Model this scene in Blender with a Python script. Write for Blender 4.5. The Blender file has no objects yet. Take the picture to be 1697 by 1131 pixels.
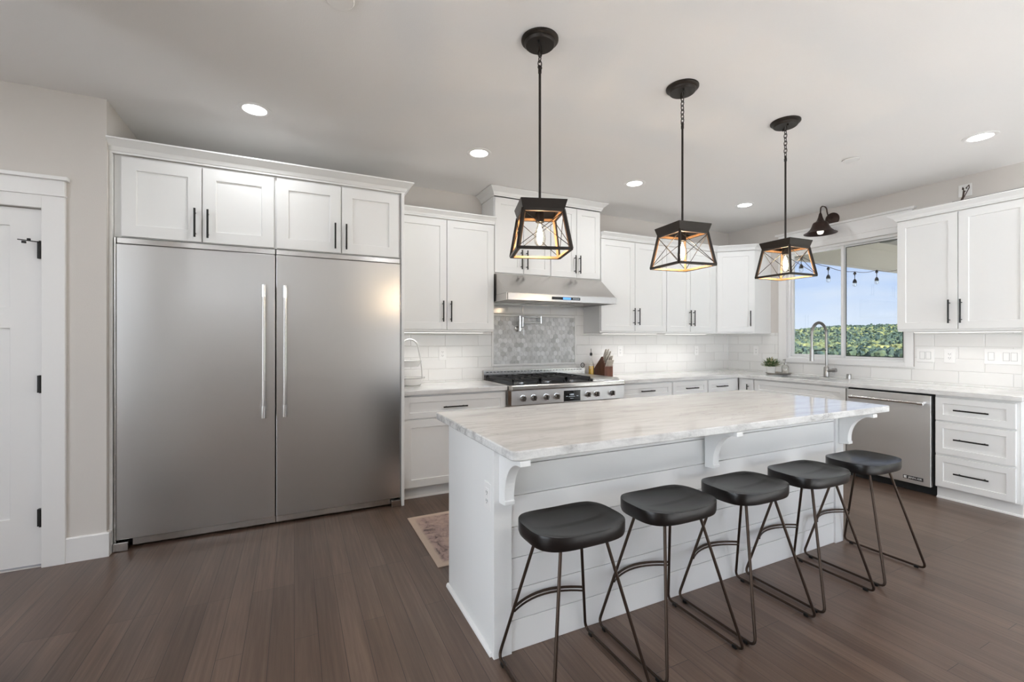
import bpy, bmesh, math, random
from mathutils import Vector, Matrix, noise
PI = math.pi
random.seed(7)
sc = bpy.context.scene
C = sc.collection

# ------------------------------------------------------------------ camera
cam_d = bpy.data.cameras.new('camera'); cam = bpy.data.objects.new('camera', cam_d); C.objects.link(cam)
cam.location = (0, 0, 1.33); cam.rotation_euler = (math.radians(90), 0, math.radians(-25.93))
cam_d.sensor_width = 36.0; cam_d.lens = 742.0/1697*36.0; cam_d.shift_y = -3.1/1697; cam_d.clip_start = .05; cam_d.clip_end = 3000
sc.camera = cam

# ------------------------------------------------------------------ colour management and render options
sc.view_settings.view_transform = 'Standard'; sc.view_settings.look = 'None'
sc.view_settings.exposure = 0.95; sc.view_settings.gamma = 1.0; sc.view_settings.use_curve_mapping = False
cy = sc.cycles
cy.use_denoising = True
cy.max_bounces = 10; cy.diffuse_bounces = 6; cy.glossy_bounces = 5; cy.transparent_max_bounces = 16; cy.transmission_bounces = 6
cy.sample_clamp_indirect = 6.0; cy.caustics_reflective = False; cy.caustics_refractive = False

# ------------------------------------------------------------------ world: blue sky over the hills, unseen sky behind the house boosted to light the room
SKY_BOOST = 6.5
CAN_W = 1.9
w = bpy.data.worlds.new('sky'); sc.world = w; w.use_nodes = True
nt = w.node_tree; nt.nodes.clear(); N = nt.nodes.new; Lk = nt.links.new
out = N('ShaderNodeOutputWorld'); bg = N('ShaderNodeBackground'); tc = N('ShaderNodeTexCoord'); sp = N('ShaderNodeSeparateXYZ')
Lk(tc.outputs['Generated'], sp.inputs[0])
r1 = N('ShaderNodeValToRGB'); mr = N('ShaderNodeMapRange'); mr.inputs['From Min'].default_value = -.02; mr.inputs['From Max'].default_value = .30
Lk(sp.outputs['Z'], mr.inputs['Value']); Lk(mr.outputs[0], r1.inputs[0])
e = r1.color_ramp.elements
e[0].position = 0.0; e[0].color = (.46, .50, .55, 1); e[1].position = 1.0; e[1].color = (.15, .24, .48, 1)
k = e.new(.35); k.color = (.30, .38, .53, 1)
nz = N('ShaderNodeTexNoise'); mp = N('ShaderNodeMapping'); mp.inputs['Scale'].default_value = (2.5, 2.5, 14)
nz.inputs['Scale'].default_value = 2.2; nz.inputs['Detail'].default_value = 6
Lk(tc.outputs['Generated'], mp.inputs[0]); Lk(mp.outputs[0], nz.inputs['Vector'])
cr = N('ShaderNodeMapRange'); cr.inputs['From Min'].default_value = .45; cr.inputs['From Max'].default_value = .75; cr.inputs['To Max'].default_value = .55
Lk(nz.outputs[0], cr.inputs['Value'])
mxc = N('ShaderNodeMix'); mxc.data_type = 'RGBA'; Lk(cr.outputs[0], mxc.inputs[0]); Lk(r1.outputs[0], mxc.inputs[6]); mxc.inputs[7].default_value = (.46, .49, .53, 1)
# ground half
gm = N('ShaderNodeMapRange'); gm.inputs['From Min'].default_value = -.03; gm.inputs['From Max'].default_value = 0.0
Lk(sp.outputs['Z'], gm.inputs['Value'])
mxg = N('ShaderNodeMix'); mxg.data_type = 'RGBA'; Lk(gm.outputs[0], mxg.inputs[0]); mxg.inputs[6].default_value = (.40, .41, .42, 1); Lk(mxc.outputs[2], mxg.inputs[7])
# unseen side behind and left of the camera, boosted to light the room
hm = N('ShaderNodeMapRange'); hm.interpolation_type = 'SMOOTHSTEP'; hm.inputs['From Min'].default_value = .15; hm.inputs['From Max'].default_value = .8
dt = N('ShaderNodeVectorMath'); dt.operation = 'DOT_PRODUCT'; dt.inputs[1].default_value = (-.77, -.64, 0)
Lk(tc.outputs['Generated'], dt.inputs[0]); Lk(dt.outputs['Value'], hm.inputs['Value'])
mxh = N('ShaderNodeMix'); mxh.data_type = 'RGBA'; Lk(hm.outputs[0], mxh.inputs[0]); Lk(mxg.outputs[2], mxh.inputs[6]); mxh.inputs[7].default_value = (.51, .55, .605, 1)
st = N('ShaderNodeMapRange'); st.inputs['To Min'].default_value = 1.0; st.inputs['To Max'].default_value = SKY_BOOST
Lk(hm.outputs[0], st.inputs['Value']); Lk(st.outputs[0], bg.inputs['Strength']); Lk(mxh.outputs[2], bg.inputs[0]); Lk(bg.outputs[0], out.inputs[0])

# ------------------------------------------------------------------ sun (from behind the camera, through the added rear windows)
sd = bpy.data.lights.new('sun', 'SUN'); sd.energy = 16.0; sd.angle = .01; sd.color = (.97, .98, 1)
sun = bpy.data.objects.new('sun', sd); C.objects.link(sun)
sun.rotation_euler = Vector((-.12, .74, -.66)).to_track_quat('-Z', 'Y').to_euler()

# ================================================================== materials
MATS = {}
def newmat(name):
    m = bpy.data.materials.new(name); m.use_nodes = True; MATS[name] = m
    return m, m.node_tree, m.node_tree.nodes['Principled BSDF']
def pbr(name, col, rough=.5, metal=0, spec=.5, bump=0, bscale=60, var=0, vscale=8, coat=0, aniso=0, emit=None, es=0):
    m, t, b = newmat(name)
    b.inputs['Base Color'].default_value = (*col, 1); b.inputs['Roughness'].default_value = rough
    b.inputs['Metallic'].default_value = metal; b.inputs['Specular IOR Level'].default_value = spec
    b.inputs['Coat Weight'].default_value = coat; b.inputs['Anisotropic'].default_value = aniso
    if emit: b.inputs['Emission Color'].default_value = (*emit, 1); b.inputs['Emission Strength'].default_value = es
    if bump or var:
        tcn = t.nodes.new('ShaderNodeTexCoord'); n = t.nodes.new('ShaderNodeTexNoise'); n.inputs['Scale'].default_value = bscale if bump else vscale
        n.inputs['Detail'].default_value = 4
        t.links.new(tcn.outputs['Object'], n.inputs['Vector'])
        if bump:
            bp = t.nodes.new('ShaderNodeBump'); bp.inputs['Strength'].default_value = bump; bp.inputs['Distance'].default_value = .002
            t.links.new(n.outputs[0], bp.inputs['Height']); t.links.new(bp.outputs[0], b.inputs['Normal'])
        if var:
            n2 = t.nodes.new('ShaderNodeTexNoise'); n2.inputs['Scale'].default_value = vscale; t.links.new(tcn.outputs['Object'], n2.inputs['Vector'])
            mx = t.nodes.new('ShaderNodeMix'); mx.data_type = 'RGBA'; t.links.new(n2.outputs[0], mx.inputs[0])
            mx.inputs[6].default_value = (*[c*(1-var) for c in col], 1); mx.inputs[7].default_value = (*[min(1, c*(1+var)) for c in col], 1)
            t.links.new(mx.outputs[2], b.inputs['Base Color'])
    return m
WHITE = pbr('white_cabinet_paint', (.83, .83, .82), .32, spec=.4, bump=.04, bscale=35)
TRIM = pbr('white_trim_paint', (.84, .83, .82), .35, spec=.4, bump=.03, bscale=30)
WALLM = pbr('greige_wall_paint', (.67, .635, .60), .85, spec=.2, bump=.25, bscale=220)
CEILM = pbr('pale_ceiling_paint', (.85, .84, .83), .9, spec=.1, bump=.3, bscale=180)
BLACK = pbr('black_handle_metal', (.012, .011, .010), .38, metal=.4, spec=.5)
IRON = pbr('dark_bronze_metal', (.030, .024, .020), .42, metal=.6, bump=.1, bscale=200)
LEGM = pbr('bronzed_black_leg_metal', (.055, .036, .026), .36, metal=.75, bump=.08, bscale=150)
SHADEM = pbr('brown_bronze_lamp_metal', (.045, .026, .020), .38, metal=.5, bump=.1, bscale=90)
CHROME = pbr('polished_chrome', (.78, .78, .78), .12, metal=1)
NICKEL = pbr('brushed_nickel', (.40, .385, .37), .30, metal=1)
GLOSSB = pbr('black_gloss', (.01, .01, .011), .12)
GRATE = pbr('cast_iron', (.018, .018, .02), .5, spec=.4, bump=.3, bscale=300)
PLASTIC = pbr('white_plastic', (.86, .85, .835), .35)
BEZ = pbr('grey_switch_gap', (.50, .49, .48), .6)
KNOBM = pbr('smoked_knob_metal', (.20, .185, .17), .3, metal=1)
PANELM = pbr('satin_steel_panel', (.74, .73, .72), .38, metal=1)
SLOT = pbr('socket_slot_dark', (.10, .10, .10), .6)
CERAM = pbr('white_ceramic', (.84, .83, .81), .22)
TRAYM = pbr('grey_stone_tray', (.42, .38, .34), .5, var=.2, vscale=40)
RIMM = pbr('grey_enamel_rim', (.40, .40, .39), .35)
LEAF = pbr('leaf_green', (.10, .17, .06), .55, var=.6, vscale=60)
LEAFT = pbr('leaf_tan', (.50, .44, .27), .6)
OILM = pbr('amber_oil', (.86, .50, .01), .2, spec=.6)
STEELH = pbr('knife_handle_steel', (.62, .57, .50), .3, metal=.8)
BEAMM = pbr('patio_beam_paint', (.50, .46, .38), .8, bump=.2)
SOFF = pbr('patio_soffit_paint', (.46, .44, .41), .8)
CONC = pbr('patio_concrete', (.45, .43, .40), .9, bump=.4, bscale=40, var=.15)
GASKET = pbr('dark_gasket', (.06, .065, .06), .6)
VINYL = pbr('white_vinyl', (.85, .85, .84), .35)
DARKV = pbr('dark_void', (.02, .02, .02), .8)
CABLE = pbr('dark_brown_cable', (.06, .035, .025), .5)

def steel(name, col=(.56, .545, .525), rough=.30, axis='z', strength=.12):
    m, t, b = newmat(name)
    b.inputs['Base Color'].default_value = (*col, 1); b.inputs['Metallic'].default_value = 1; b.inputs['Roughness'].default_value = rough
    tcn = t.nodes.new('ShaderNodeTexCoord'); mpn = t.nodes.new('ShaderNodeMapping')
    mpn.inputs['Scale'].default_value = (1.5, 1.5, 420) if axis == 'z' else (420, 420, 1.5)
    n = t.nodes.new('ShaderNodeTexNoise'); n.inputs['Scale'].default_value = 1.0; n.inputs['Detail'].default_value = 3
    t.links.new(tcn.outputs['Object'], mpn.inputs[0]); t.links.new(mpn.outputs[0], n.inputs['Vector'])
    mrn = t.nodes.new('ShaderNodeMapRange'); mrn.inputs['To Min'].default_value = rough-.02; mrn.inputs['To Max'].default_value = rough+.03
    t.links.new(n.outputs[0], mrn.inputs['Value']); t.links.new(mrn.outputs[0], b.inputs['Roughness'])
    # very soft waviness of the sheet
    n2 = t.nodes.new('ShaderNodeTexNoise'); n2.inputs['Scale'].default_value = 2.2; n2.inputs['Detail'].default_value = 1
    t.links.new(tcn.outputs['Object'], n2.inputs['Vector'])
    bp = t.nodes.new('ShaderNodeBump'); bp.inputs['Strength'].default_value = strength; bp.inputs['Distance'].default_value = .006
    t.links.new(n2.outputs[0], bp.inputs['Height'])
    bp2 = t.nodes.new('ShaderNodeBump'); bp2.inputs['Strength'].default_value = .012; bp2.inputs['Distance'].default_value = .001
    t.links.new(n.outputs[0], bp2.inputs['Height']); t.links.new(bp.outputs[0], bp2.inputs['Normal']); t.links.new(bp2.outputs[0], b.inputs['Normal'])
    return m
STEEL = steel('brushed_stainless_steel')
STEELD = steel('dishwasher_stainless_steel', col=(.80, .79, .775), rough=.42, strength=1.6)
STEELT = steel('stainless_trim', col=(.62, .60, .58), rough=.2, axis='x', strength=.1)
HOODM = steel('hood_stainless_steel', col=(.60, .58, .56), rough=.24, axis='z', strength=.3)

def glassy(name, tint=(1, 1, 1), refl=.08, rough=.0):
    m = bpy.data.materials.new(name); m.use_nodes = True; t = m.node_tree; t.nodes.clear()
    o = t.nodes.new('ShaderNodeOutputMaterial'); a = t.nodes.new('ShaderNodeBsdfTransparent'); g = t.nodes.new('ShaderNodeBsdfGlossy')
    a.inputs[0].default_value = (*tint, 1); g.inputs['Roughness'].default_value = rough
    mx = t.nodes.new('ShaderNodeMixShader'); lw = t.nodes.new('ShaderNodeLayerWeight'); lw.inputs['Blend'].default_value = .25
    mm = t.nodes.new('ShaderNodeMath'); mm.operation = 'MULTIPLY_ADD'; mm.inputs[1].default_value = .5; mm.inputs[2].default_value = refl*.4
    t.links.new(lw.outputs['Fresnel'], mm.inputs[0]); t.links.new(mm.outputs[0], mx.inputs[0])
    t.links.new(a.outputs[0], mx.inputs[1]); t.links.new(g.outputs[0], mx.inputs[2]); t.links.new(mx.outputs[0], o.inputs[0])
    return m
GLASS = glassy('window_glass', (.97, .98, .98), .05)
BULBG = glassy('bulb_glass', (.99, .97, .93), .10)
BOTTLEG = glassy('bottle_glass', (.97, .97, .96), .25, .02)

def emis(name, col, s):
    m = bpy.data.materials.new(name); m.use_nodes = True; t = m.node_tree; t.nodes.clear()
    o = t.nodes.new('ShaderNodeOutputMaterial'); em = t.nodes.new('ShaderNodeEmission'); em.inputs[0].default_value = (*col, 1); em.inputs[1].default_value = s
    t.links.new(em.outputs[0], o.inputs[0]); return m
LENS = emis('downlight_lens', (1, .99, .97), 6)
FILA = emis('lamp_filament_glow', (1, .80, .52), 45)
LED = emis('led_strip', (1, .97, .92), .9)
SCRB = emis('blue_display', (.10, .28, .8), 1.2)
SCRW = emis('pale_display', (.45, .5, .55), .6)

def floor_mat():
    m, t, b = newmat('brown_strand_planks'); n = t.nodes.new; l = t.links.new
    tcn = n('ShaderNodeTexCoord'); s = n('ShaderNodeSeparateXYZ'); l(tcn.outputs['Object'], s.inputs[0])
    cb = n('ShaderNodeCombineXYZ'); l(s.outputs['Y'], cb.inputs[0]); l(s.outputs['X'], cb.inputs[1])
    br = n('ShaderNodeTexBrick'); br.offset = .37; br.offset_frequency = 3; br.squash = 1
    br.inputs['Scale'].default_value = 1; br.inputs['Brick Width'].default_value = 1.35; br.inputs['Row Height'].default_value = .098
    br.inputs['Mortar Size'].default_value = .0012; br.inputs['Mortar Smooth'].default_value = .2; br.inputs['Bias'].default_value = 0
    br.inputs['Color1'].default_value = (0, 0, 0, 1); br.inputs['Color2'].default_value = (1, 1, 1, 1); br.inputs['Mortar'].default_value = (.5, .5, .5, 1)
    l(cb.outputs[0], br.inputs['Vector'])
    # grain
    mp1 = n('ShaderNodeMapping'); mp1.inputs['Scale'].default_value = (75, 2.2, 1); l(tcn.outputs['Object'], mp1.inputs[0])
    g = n('ShaderNodeTexNoise'); g.inputs['Scale'].default_value = 1; g.inputs['Detail'].default_value = 6; g.inputs['Roughness'].default_value = .65; l(mp1.outputs[0], g.inputs['Vector'])
    mp2 = n('ShaderNodeMapping'); mp2.inputs['Scale'].default_value = (9, .7, 1); l(tcn.outputs['Object'], mp2.inputs[0])
    g2 = n('ShaderNodeTexNoise'); g2.inputs['Scale'].default_value = 1; g2.inputs['Detail'].default_value = 3; l(mp2.outputs[0], g2.inputs['Vector'])
    a1 = n('ShaderNodeMath'); a1.operation = 'MULTIPLY_ADD'; l(br.outputs['Color'], a1.inputs[0]); a1.inputs[1].default_value = .19
    a2 = n('ShaderNodeMath'); a2.operation = 'MULTIPLY_ADD'; l(g.outputs[0], a2.inputs[0]); a2.inputs[1].default_value = .75; l(a1.outputs[0], a2.inputs[2])
    a3 = n('ShaderNodeMath'); a3.operation = 'MULTIPLY_ADD'; l(g2.outputs[0], a3.inputs[0]); a3.inputs[1].default_value = .5; l(a2.outputs[0], a3.inputs[2])
    a1.inputs[2].default_value = -.105
    cr = n('ShaderNodeValToRGB'); l(a3.outputs[0], cr.inputs[0])
    e = cr.color_ramp.elements; e[0].position = .30; e[0].color = (.068, .040, .028, 1); e[1].position = .95; e[1].color = (.20, .135, .10, 1)
    k = e.new(.6); k.color = (.115, .073, .053, 1)
    mx = n('ShaderNodeMix'); mx.data_type = 'RGBA'; l(br.outputs['Fac'], mx.inputs[0]); l(cr.outputs[0], mx.inputs[6]); mx.inputs[7].default_value = (.025, .016, .012, 1)
    l(mx.outputs[2], b.inputs['Base Color'])
    b.inputs['Roughness'].default_value = .31; b.inputs['Specular IOR Level'].default_value = .55
    bp = n('ShaderNodeBump'); bp.inputs['Strength'].default_value = .25; bp.inputs['Distance'].default_value = .002; bp.invert = True
    ad = n('ShaderNodeMath'); ad.operation = 'MULTIPLY_ADD'; l(g.outputs[0], ad.inputs[0]); ad.inputs[1].default_value = .25; l(br.outputs['Fac'], ad.inputs[2])
    l(ad.outputs[0], bp.inputs['Height']); l(bp.outputs[0], b.inputs['Normal'])
    return m
FLOORM = floor_mat()

def tile_mat(name, axis):
    m, t, b = newmat(name); n = t.nodes.new; l = t.links.new
    tcn = n('ShaderNodeTexCoord'); s = n('ShaderNodeSeparateXYZ'); l(tcn.outputs['Object'], s.inputs[0])
    cb = n('ShaderNodeCombineXYZ')
    ax = n('ShaderNodeMath'); ax.inputs[1].default_value = (-.655 if axis == 'X' else .015); l(s.outputs[axis], ax.inputs[0]); l(ax.outputs[0], cb.inputs[0])
    az = n('ShaderNodeMath'); az.inputs[1].default_value = -.924+.1125*2; l(s.outputs['Z'], az.inputs[0]); l(az.outputs[0], cb.inputs[1])
    br = n('ShaderNodeTexBrick'); br.offset = .5; br.inputs['Scale'].default_value = 1; br.inputs['Brick Width'].default_value = .345; br.inputs['Row Height'].default_value = .1125
    br.inputs['Mortar Size'].default_value = .0016; br.inputs['Mortar Smooth'].default_value = .3
    br.inputs['Color1'].default_value = (.80, .785, .765, 1); br.inputs['Color2'].default_value = (.84, .83, .81, 1); br.inputs['Mortar'].default_value = (.66, .645, .62, 1)
    l(cb.outputs[0], br.inputs['Vector']); l(br.outputs['Color'], b.inputs['Base Color'])
    b.inputs['Roughness'].default_value = .10
    nn = n('ShaderNodeTexNoise'); nn.inputs['Scale'].default_value = 7; l(tcn.outputs['Object'], nn.inputs['Vector'])
    ad = n('ShaderNodeMath'); ad.operation = 'MULTIPLY_ADD'; l(nn.outputs[0], ad.inputs[0]); ad.inputs[1].default_value = -.6; 
    b2 = n('ShaderNodeTexBrick'); b2.offset = .5; b2.inputs['Scale'].default_value = 1; b2.inputs['Brick Width'].default_value = .345; b2.inputs['Row Height'].default_value = .1125
    b2.inputs['Mortar Size'].default_value = .006; b2.inputs['Mortar Smooth'].default_value = 1; l(cb.outputs[0], b2.inputs['Vector'])
    l(b2.outputs['Fac'], ad.inputs[2])
    bp = n('ShaderNodeBump'); bp.inputs['Strength'].default_value = .7; bp.inputs['Distance'].default_value = .003; bp.invert = True
    l(ad.outputs[0], bp.inputs['Height']); l(bp.outputs[0], b.inputs['Normal'])
    return m
TILEX = tile_mat('white_subway_tile_back', 'X'); TILEY = tile_mat('white_subway_tile_side', 'Y')

def marble(name, sx, sy, base=(.79, .785, .77), vein=(.40, .385, .37), amt=.9, edge=False):
    m, t, b = newmat(name); n = t.nodes.new; l = t.links.new
    tcn = n('ShaderNodeTexCoord')
    wn = n('ShaderNodeTexNoise'); wn.inputs['Scale'].default_value = 3.0; wn.inputs['Detail'].default_value = 3; l(tcn.outputs['Object'], wn.inputs['Vector'])
    vs = n('ShaderNodeVectorMath'); vs.operation = 'MULTIPLY_ADD'; l(wn.outputs['Color'], vs.inputs[0]); vs.inputs[1].default_value = (.10, .10, .10); l(tcn.outputs['Object'], vs.inputs[2])
    mp1 = n('ShaderNodeMapping'); mp1.inputs['Scale'].default_value = (sx, sy, 10); l(vs.outputs[0], mp1.inputs[0])
    a = n('ShaderNodeTexNoise'); a.inputs['Scale'].default_value = 1.6; a.inputs['Detail'].default_value = 8; a.inputs['Roughness'].default_value = .62; l(mp1.outputs[0], a.inputs['Vector'])
    r = n('ShaderNodeValToRGB'); l(a.outputs[0], r.inputs[0]); e = r.color_ramp.elements
    e[0].position = .44; e[0].color = (0, 0, 0, 1); e[1].position = .72; e[1].color = (1, 1, 1, 1)
    # thin sharp veins
    a2 = n('ShaderNodeTexNoise'); a2.inputs['Scale'].default_value = 2.3; a2.inputs['Detail'].default_value = 6; l(mp1.outputs[0], a2.inputs['Vector'])
    sb = n('ShaderNodeMath'); sb.operation = 'SUBTRACT'; l(a2.outputs[0], sb.inputs[0]); sb.inputs[1].default_value = .5
    ab = n('ShaderNodeMath'); ab.operation = 'ABSOLUTE'; l(sb.outputs[0], ab.inputs[0])
    vr = n('ShaderNodeMapRange'); vr.inputs['From Min'].default_value = 0; vr.inputs['From Max'].default_value = .018; vr.inputs['To Min'].default_value = .55; vr.inputs['To Max'].default_value = 0; l(ab.outputs[0], vr.inputs['Value'])
    big = n('ShaderNodeTexNoise'); big.inputs['Scale'].default_value = 2.0; l(tcn.outputs['Object'], big.inputs['Vector'])
    bg_ = n('ShaderNodeMapRange'); bg_.inputs['From Min'].default_value = .48; bg_.inputs['From Max'].default_value = .62; l(big.outputs[0], bg_.inputs['Value'])
    ml = n('ShaderNodeMath'); ml.operation = 'MULTIPLY'; l(vr.outputs[0], ml.inputs[0]); l(bg_.outputs[0], ml.inputs[1])
    s1 = n('ShaderNodeMath'); s1.operation = 'MULTIPLY_ADD'; l(r.outputs[0], s1.inputs[0]); s1.inputs[1].default_value = .75*amt; l(ml.outputs[0], s1.inputs[2]); s1.use_clamp = True
    mx = n('ShaderNodeMix'); mx.data_type = 'RGBA'; l(s1.outputs[0], mx.inputs[0]); mx.inputs[6].default_value = (*base, 1); mx.inputs[7].default_value = (*vein, 1)
    l(mx.outputs[2], b.inputs['Base Color']); b.inputs['Roughness'].default_value = .5 if edge else .09
    b.inputs['Specular IOR Level'].default_value = .5
    if edge:
        bp = n('ShaderNodeBump'); bp.inputs['Strength'].default_value = .6; bp.inputs['Distance'].default_value = .004
        en = n('ShaderNodeTexNoise'); en.inputs['Scale'].default_value = 70; en.inputs['Detail'].default_value = 5; l(tcn.outputs['Object'], en.inputs['Vector'])
        l(en.outputs[0], bp.inputs['Height']); l(bp.outputs[0], b.inputs['Normal'])
    return m
MARB = marble('white_marble_top', 1.1, 9, base=(.73, .725, .715), amt=.75); MARBY = marble('white_marble_top_perimeter', 2.0, 3.5, amt=.55)
MARBE = marble('chiselled_marble_edge', 3, 9, base=(.74, .735, .72), vein=(.28, .27, .26), amt=1.1, edge=True)

def hex_mat():
    m, t, b = newmat('marble_hexagon_mosaic'); n = t.nodes.new; l = t.links.new
    at = n('ShaderNodeAttribute'); at.attribute_name = 'tint'
    r = n('ShaderNodeValToRGB'); l(at.outputs['Fac'], r.inputs[0]); e = r.color_ramp.elements
    e[0].position = 0; e[0].color = (.50, .50, .49, 1); e[1].position = 1; e[1].color = (.80, .80, .80, 1); k = e.new(.5); k.color = (.645, .645, .635, 1)
    tcn = n('ShaderNodeTexCoord'); nn = n('ShaderNodeTexNoise'); nn.inputs['Scale'].default_value = 22; nn.inputs['Detail'].default_value = 5; l(tcn.outputs['Object'], nn.inputs['Vector'])
    mr_ = n('ShaderNodeMapRange'); mr_.inputs['From Min'].default_value = .3; mr_.inputs['From Max'].default_value = .6; mr_.inputs['To Min'].default_value = .84; mr_.inputs['To Max'].default_value = 1.04; l(nn.outputs[0], mr_.inputs['Value'])
    v = n('ShaderNodeVectorMath'); v.operation = 'SCALE'; l(r.outputs[0], v.inputs[0]); l(mr_.outputs[0], v.inputs['Scale']); l(v.outputs[0], b.inputs['Base Color'])
    b.inputs['Roughness'].default_value = .16
    return m
HEXM = hex_mat()
GROUT = pbr('pale_grout', (.60, .60, .58), .8)

def wood(name, c0, c1, sx=3, sy=40, sz=40, rough=.4, coat=0):
    m, t, b = newmat(name); n = t.nodes.new; l = t.links.new
    tcn = n('ShaderNodeTexCoord'); mp1 = n('ShaderNodeMapping'); mp1.inputs['Scale'].default_value = (sx, sy, sz); l(tcn.outputs['Object'], mp1.inputs[0])
    a = n('ShaderNodeTexNoise'); a.inputs['Scale'].default_value = 1; a.inputs['Detail'].default_value = 7; a.inputs['Roughness'].default_value = .6; a.inputs['Distortion'].default_value = .6; l(mp1.outputs[0], a.inputs['Vector'])
    r = n('ShaderNodeValToRGB'); l(a.outputs[0], r.inputs[0]); e = r.color_ramp.elements
    e[0].position = .35; e[0].color = (*c0, 1); e[1].position = .68; e[1].color = (*c1, 1)
    l(r.outputs[0], b.inputs['Base Color']); b.inputs['Roughness'].default_value = rough; b.inputs['Coat Weight'].default_value = coat
    bp = n('ShaderNodeBump'); bp.inputs['Strength'].default_value = .25; bp.inputs['Distance'].default_value = .001; l(a.outputs[0], bp.inputs['Height']); l(bp.outputs[0], b.inputs['Normal'])
    return m
SEATM = wood('black_stained_wood', (.003, .0025, .0023), (.018, .014, .012), 5, 42, 42, .27)
SEATE = wood('black_stained_wood_edge', (.0035, .0027, .0025), (.011, .0075, .006), 8, 8, 60, .32)
for q in (SEATM, SEATE): q.node_tree.nodes['Principled BSDF'].inputs['Specular IOR Level'].default_value = .42
BLOCKM = wood('walnut_block', (.085, .028, .014), (.17, .060, .032), 30, 30, 6, .4)
LINERM = wood('amber_wood_liner', (.22, .11, .045), (.38, .21, .10), 12, 12, 12, .6)

def rug_mat():
    m, t, b = newmat('faded_pink_rug'); n = t.nodes.new; l = t.links.new
    tcn = n('ShaderNodeTexCoord'); s = n('ShaderNodeSeparateXYZ'); l(tcn.outputs['Object'], s.inputs[0])
    a = n('ShaderNodeTexNoise'); a.inputs['Scale'].default_value = 9; a.inputs['Detail'].default_value = 8; a.inputs['Roughness'].default_value = .7; a.inputs['Distortion'].default_value = 1.2; l(tcn.outputs['Object'], a.inputs['Vector'])
    wv = n('ShaderNodeTexVoronoi'); wv.feature = 'DISTANCE_TO_EDGE'; wv.inputs['Scale'].default_value = 24; l(tcn.outputs['Object'], wv.inputs['Vector'])
    m1 = n('ShaderNodeMapRange'); m1.inputs['From Min'].default_value = .0; m1.inputs['From Max'].default_value = .05; m1.inputs['To Min'].default_value = .09; m1.inputs['To Max'].default_value = 0; l(wv.outputs[0], m1.inputs['Value'])
    ad = n('ShaderNodeMath'); l(a.outputs[0], ad.inputs[0]); l(m1.outputs[0], ad.inputs[1])
    r = n('ShaderNodeValToRGB'); l(ad.outputs[0], r.inputs[0]); e = r.color_ramp.elements
    e[0].position = .42; e[0].color = (.52, .38, .32, 1); e[1].position = .70; e[1].color = (.13, .10, .10, 1); k = e.new(.56); k.color = (.40, .29, .26, 1)
    # plain border: distance from the rug edge (object origin at rug centre)
    def edge(o, half):
        q = n('ShaderNodeMath'); q.operation = 'ABSOLUTE'; l(s.outputs[o], q.inputs[0]); q2 = n('ShaderNodeMath'); q2.operation = 'SUBTRACT'; q2.inputs[0].default_value = half; l(q.outputs[0], q2.inputs[1]); return q2
    ex, ey = edge('X', 1.10), edge('Y', .395); mn = n('ShaderNodeMath'); mn.operation = 'MINIMUM'; l(ex.outputs[0], mn.inputs[0]); l(ey.outputs[0], mn.inputs[1])
    r2 = n('ShaderNodeValToRGB'); l(mn.outputs[0], r2.inputs[0]); r2.color_ramp.interpolation = 'LINEAR'
    f = r2.color_ramp.elements; f[0].position = .0; f[0].color = (1, 1, 1, 1); f[1].position = .055; f[1].color = (0, 0, 0, 1); k = f.new(.035); k.color = (.9, .9, .9, 1)
    mx = n('ShaderNodeMix'); mx.data_type = 'RGBA'; l(r2.outputs[0], mx.inputs[0]); l(r.outputs[0], mx.inputs[6]); mx.inputs[7].default_value = (.60, .47, .38, 1)
    l(mx.outputs[2], b.inputs['Base Color']); b.inputs['Roughness'].default_value = .95; b.inputs['Specular IOR Level'].default_value = .1
    return m
RUGM = rug_mat()

def tree_mat():
    m, t, b = newmat('forest_foliage'); n = t.nodes.new; l = t.links.new
    at = n('ShaderNodeAttribute'); at.attribute_name = 'tint'
    r = n('ShaderNodeValToRGB'); l(at.outputs['Fac'], r.inputs[0]); e = r.color_ramp.elements
    e[0].position = 0; e[0].color = (.014, .024, .021, 1); e[1].position = 1; e[1].color = (.115, .112, .040, 1); k = e.new(.35); k.color = (.030, .042, .024, 1); k = e.new(.7); k.color = (.056, .064, .027, 1)
    l(r.outputs[0], b.inputs['Base Color']); b.inputs['Roughness'].default_value = .9; b.inputs['Specular IOR Level'].default_value = .1
    return m
TREEM = tree_mat()
GRASS = pbr('meadow_grass', (.10, .115, .05), .95, var=.4, vscale=.05)

# ================================================================== helpers
def link(o, parent=None):
    C.objects.link(o)
    if parent is not None: o.parent = parent
    return o
def obj(name, bm, mat, parent=None, bevel=0, smooth=False, seg=2, angle=35):
    me = bpy.data.meshes.new(name); bmesh.ops.recalc_face_normals(bm, faces=bm.faces); bm.to_mesh(me); bm.free()
    if isinstance(mat, (list, tuple)):
        for q in mat: me.materials.append(q)
    else: me.materials.append(mat)
    if smooth:
        for p in me.polygons: p.use_smooth = True
    o = bpy.data.objects.new(name, me); link(o, parent)
    if bevel:
        md = o.modifiers.new('bevel', 'BEVEL'); md.width = bevel; md.segments = seg; md.limit_method = 'ANGLE'; md.angle_limit = math.radians(angle)
    return o
def smooth_by_angle(o, deg=40):
    me = o.data
    for p in me.polygons: p.use_smooth = True
    b = bmesh.new(); b.from_mesh(me)
    for e_ in b.edges:
        if len(e_.link_faces) == 2 and e_.calc_face_angle(0) > math.radians(deg): e_.smooth = False
    b.to_mesh(me); b.free(); return o
def tag(o, label, cat, group=None, kind=None):
    o['label'] = label; o['category'] = cat
    if group: o['group'] = group
    if kind: o['kind'] = kind
    return o
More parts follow.
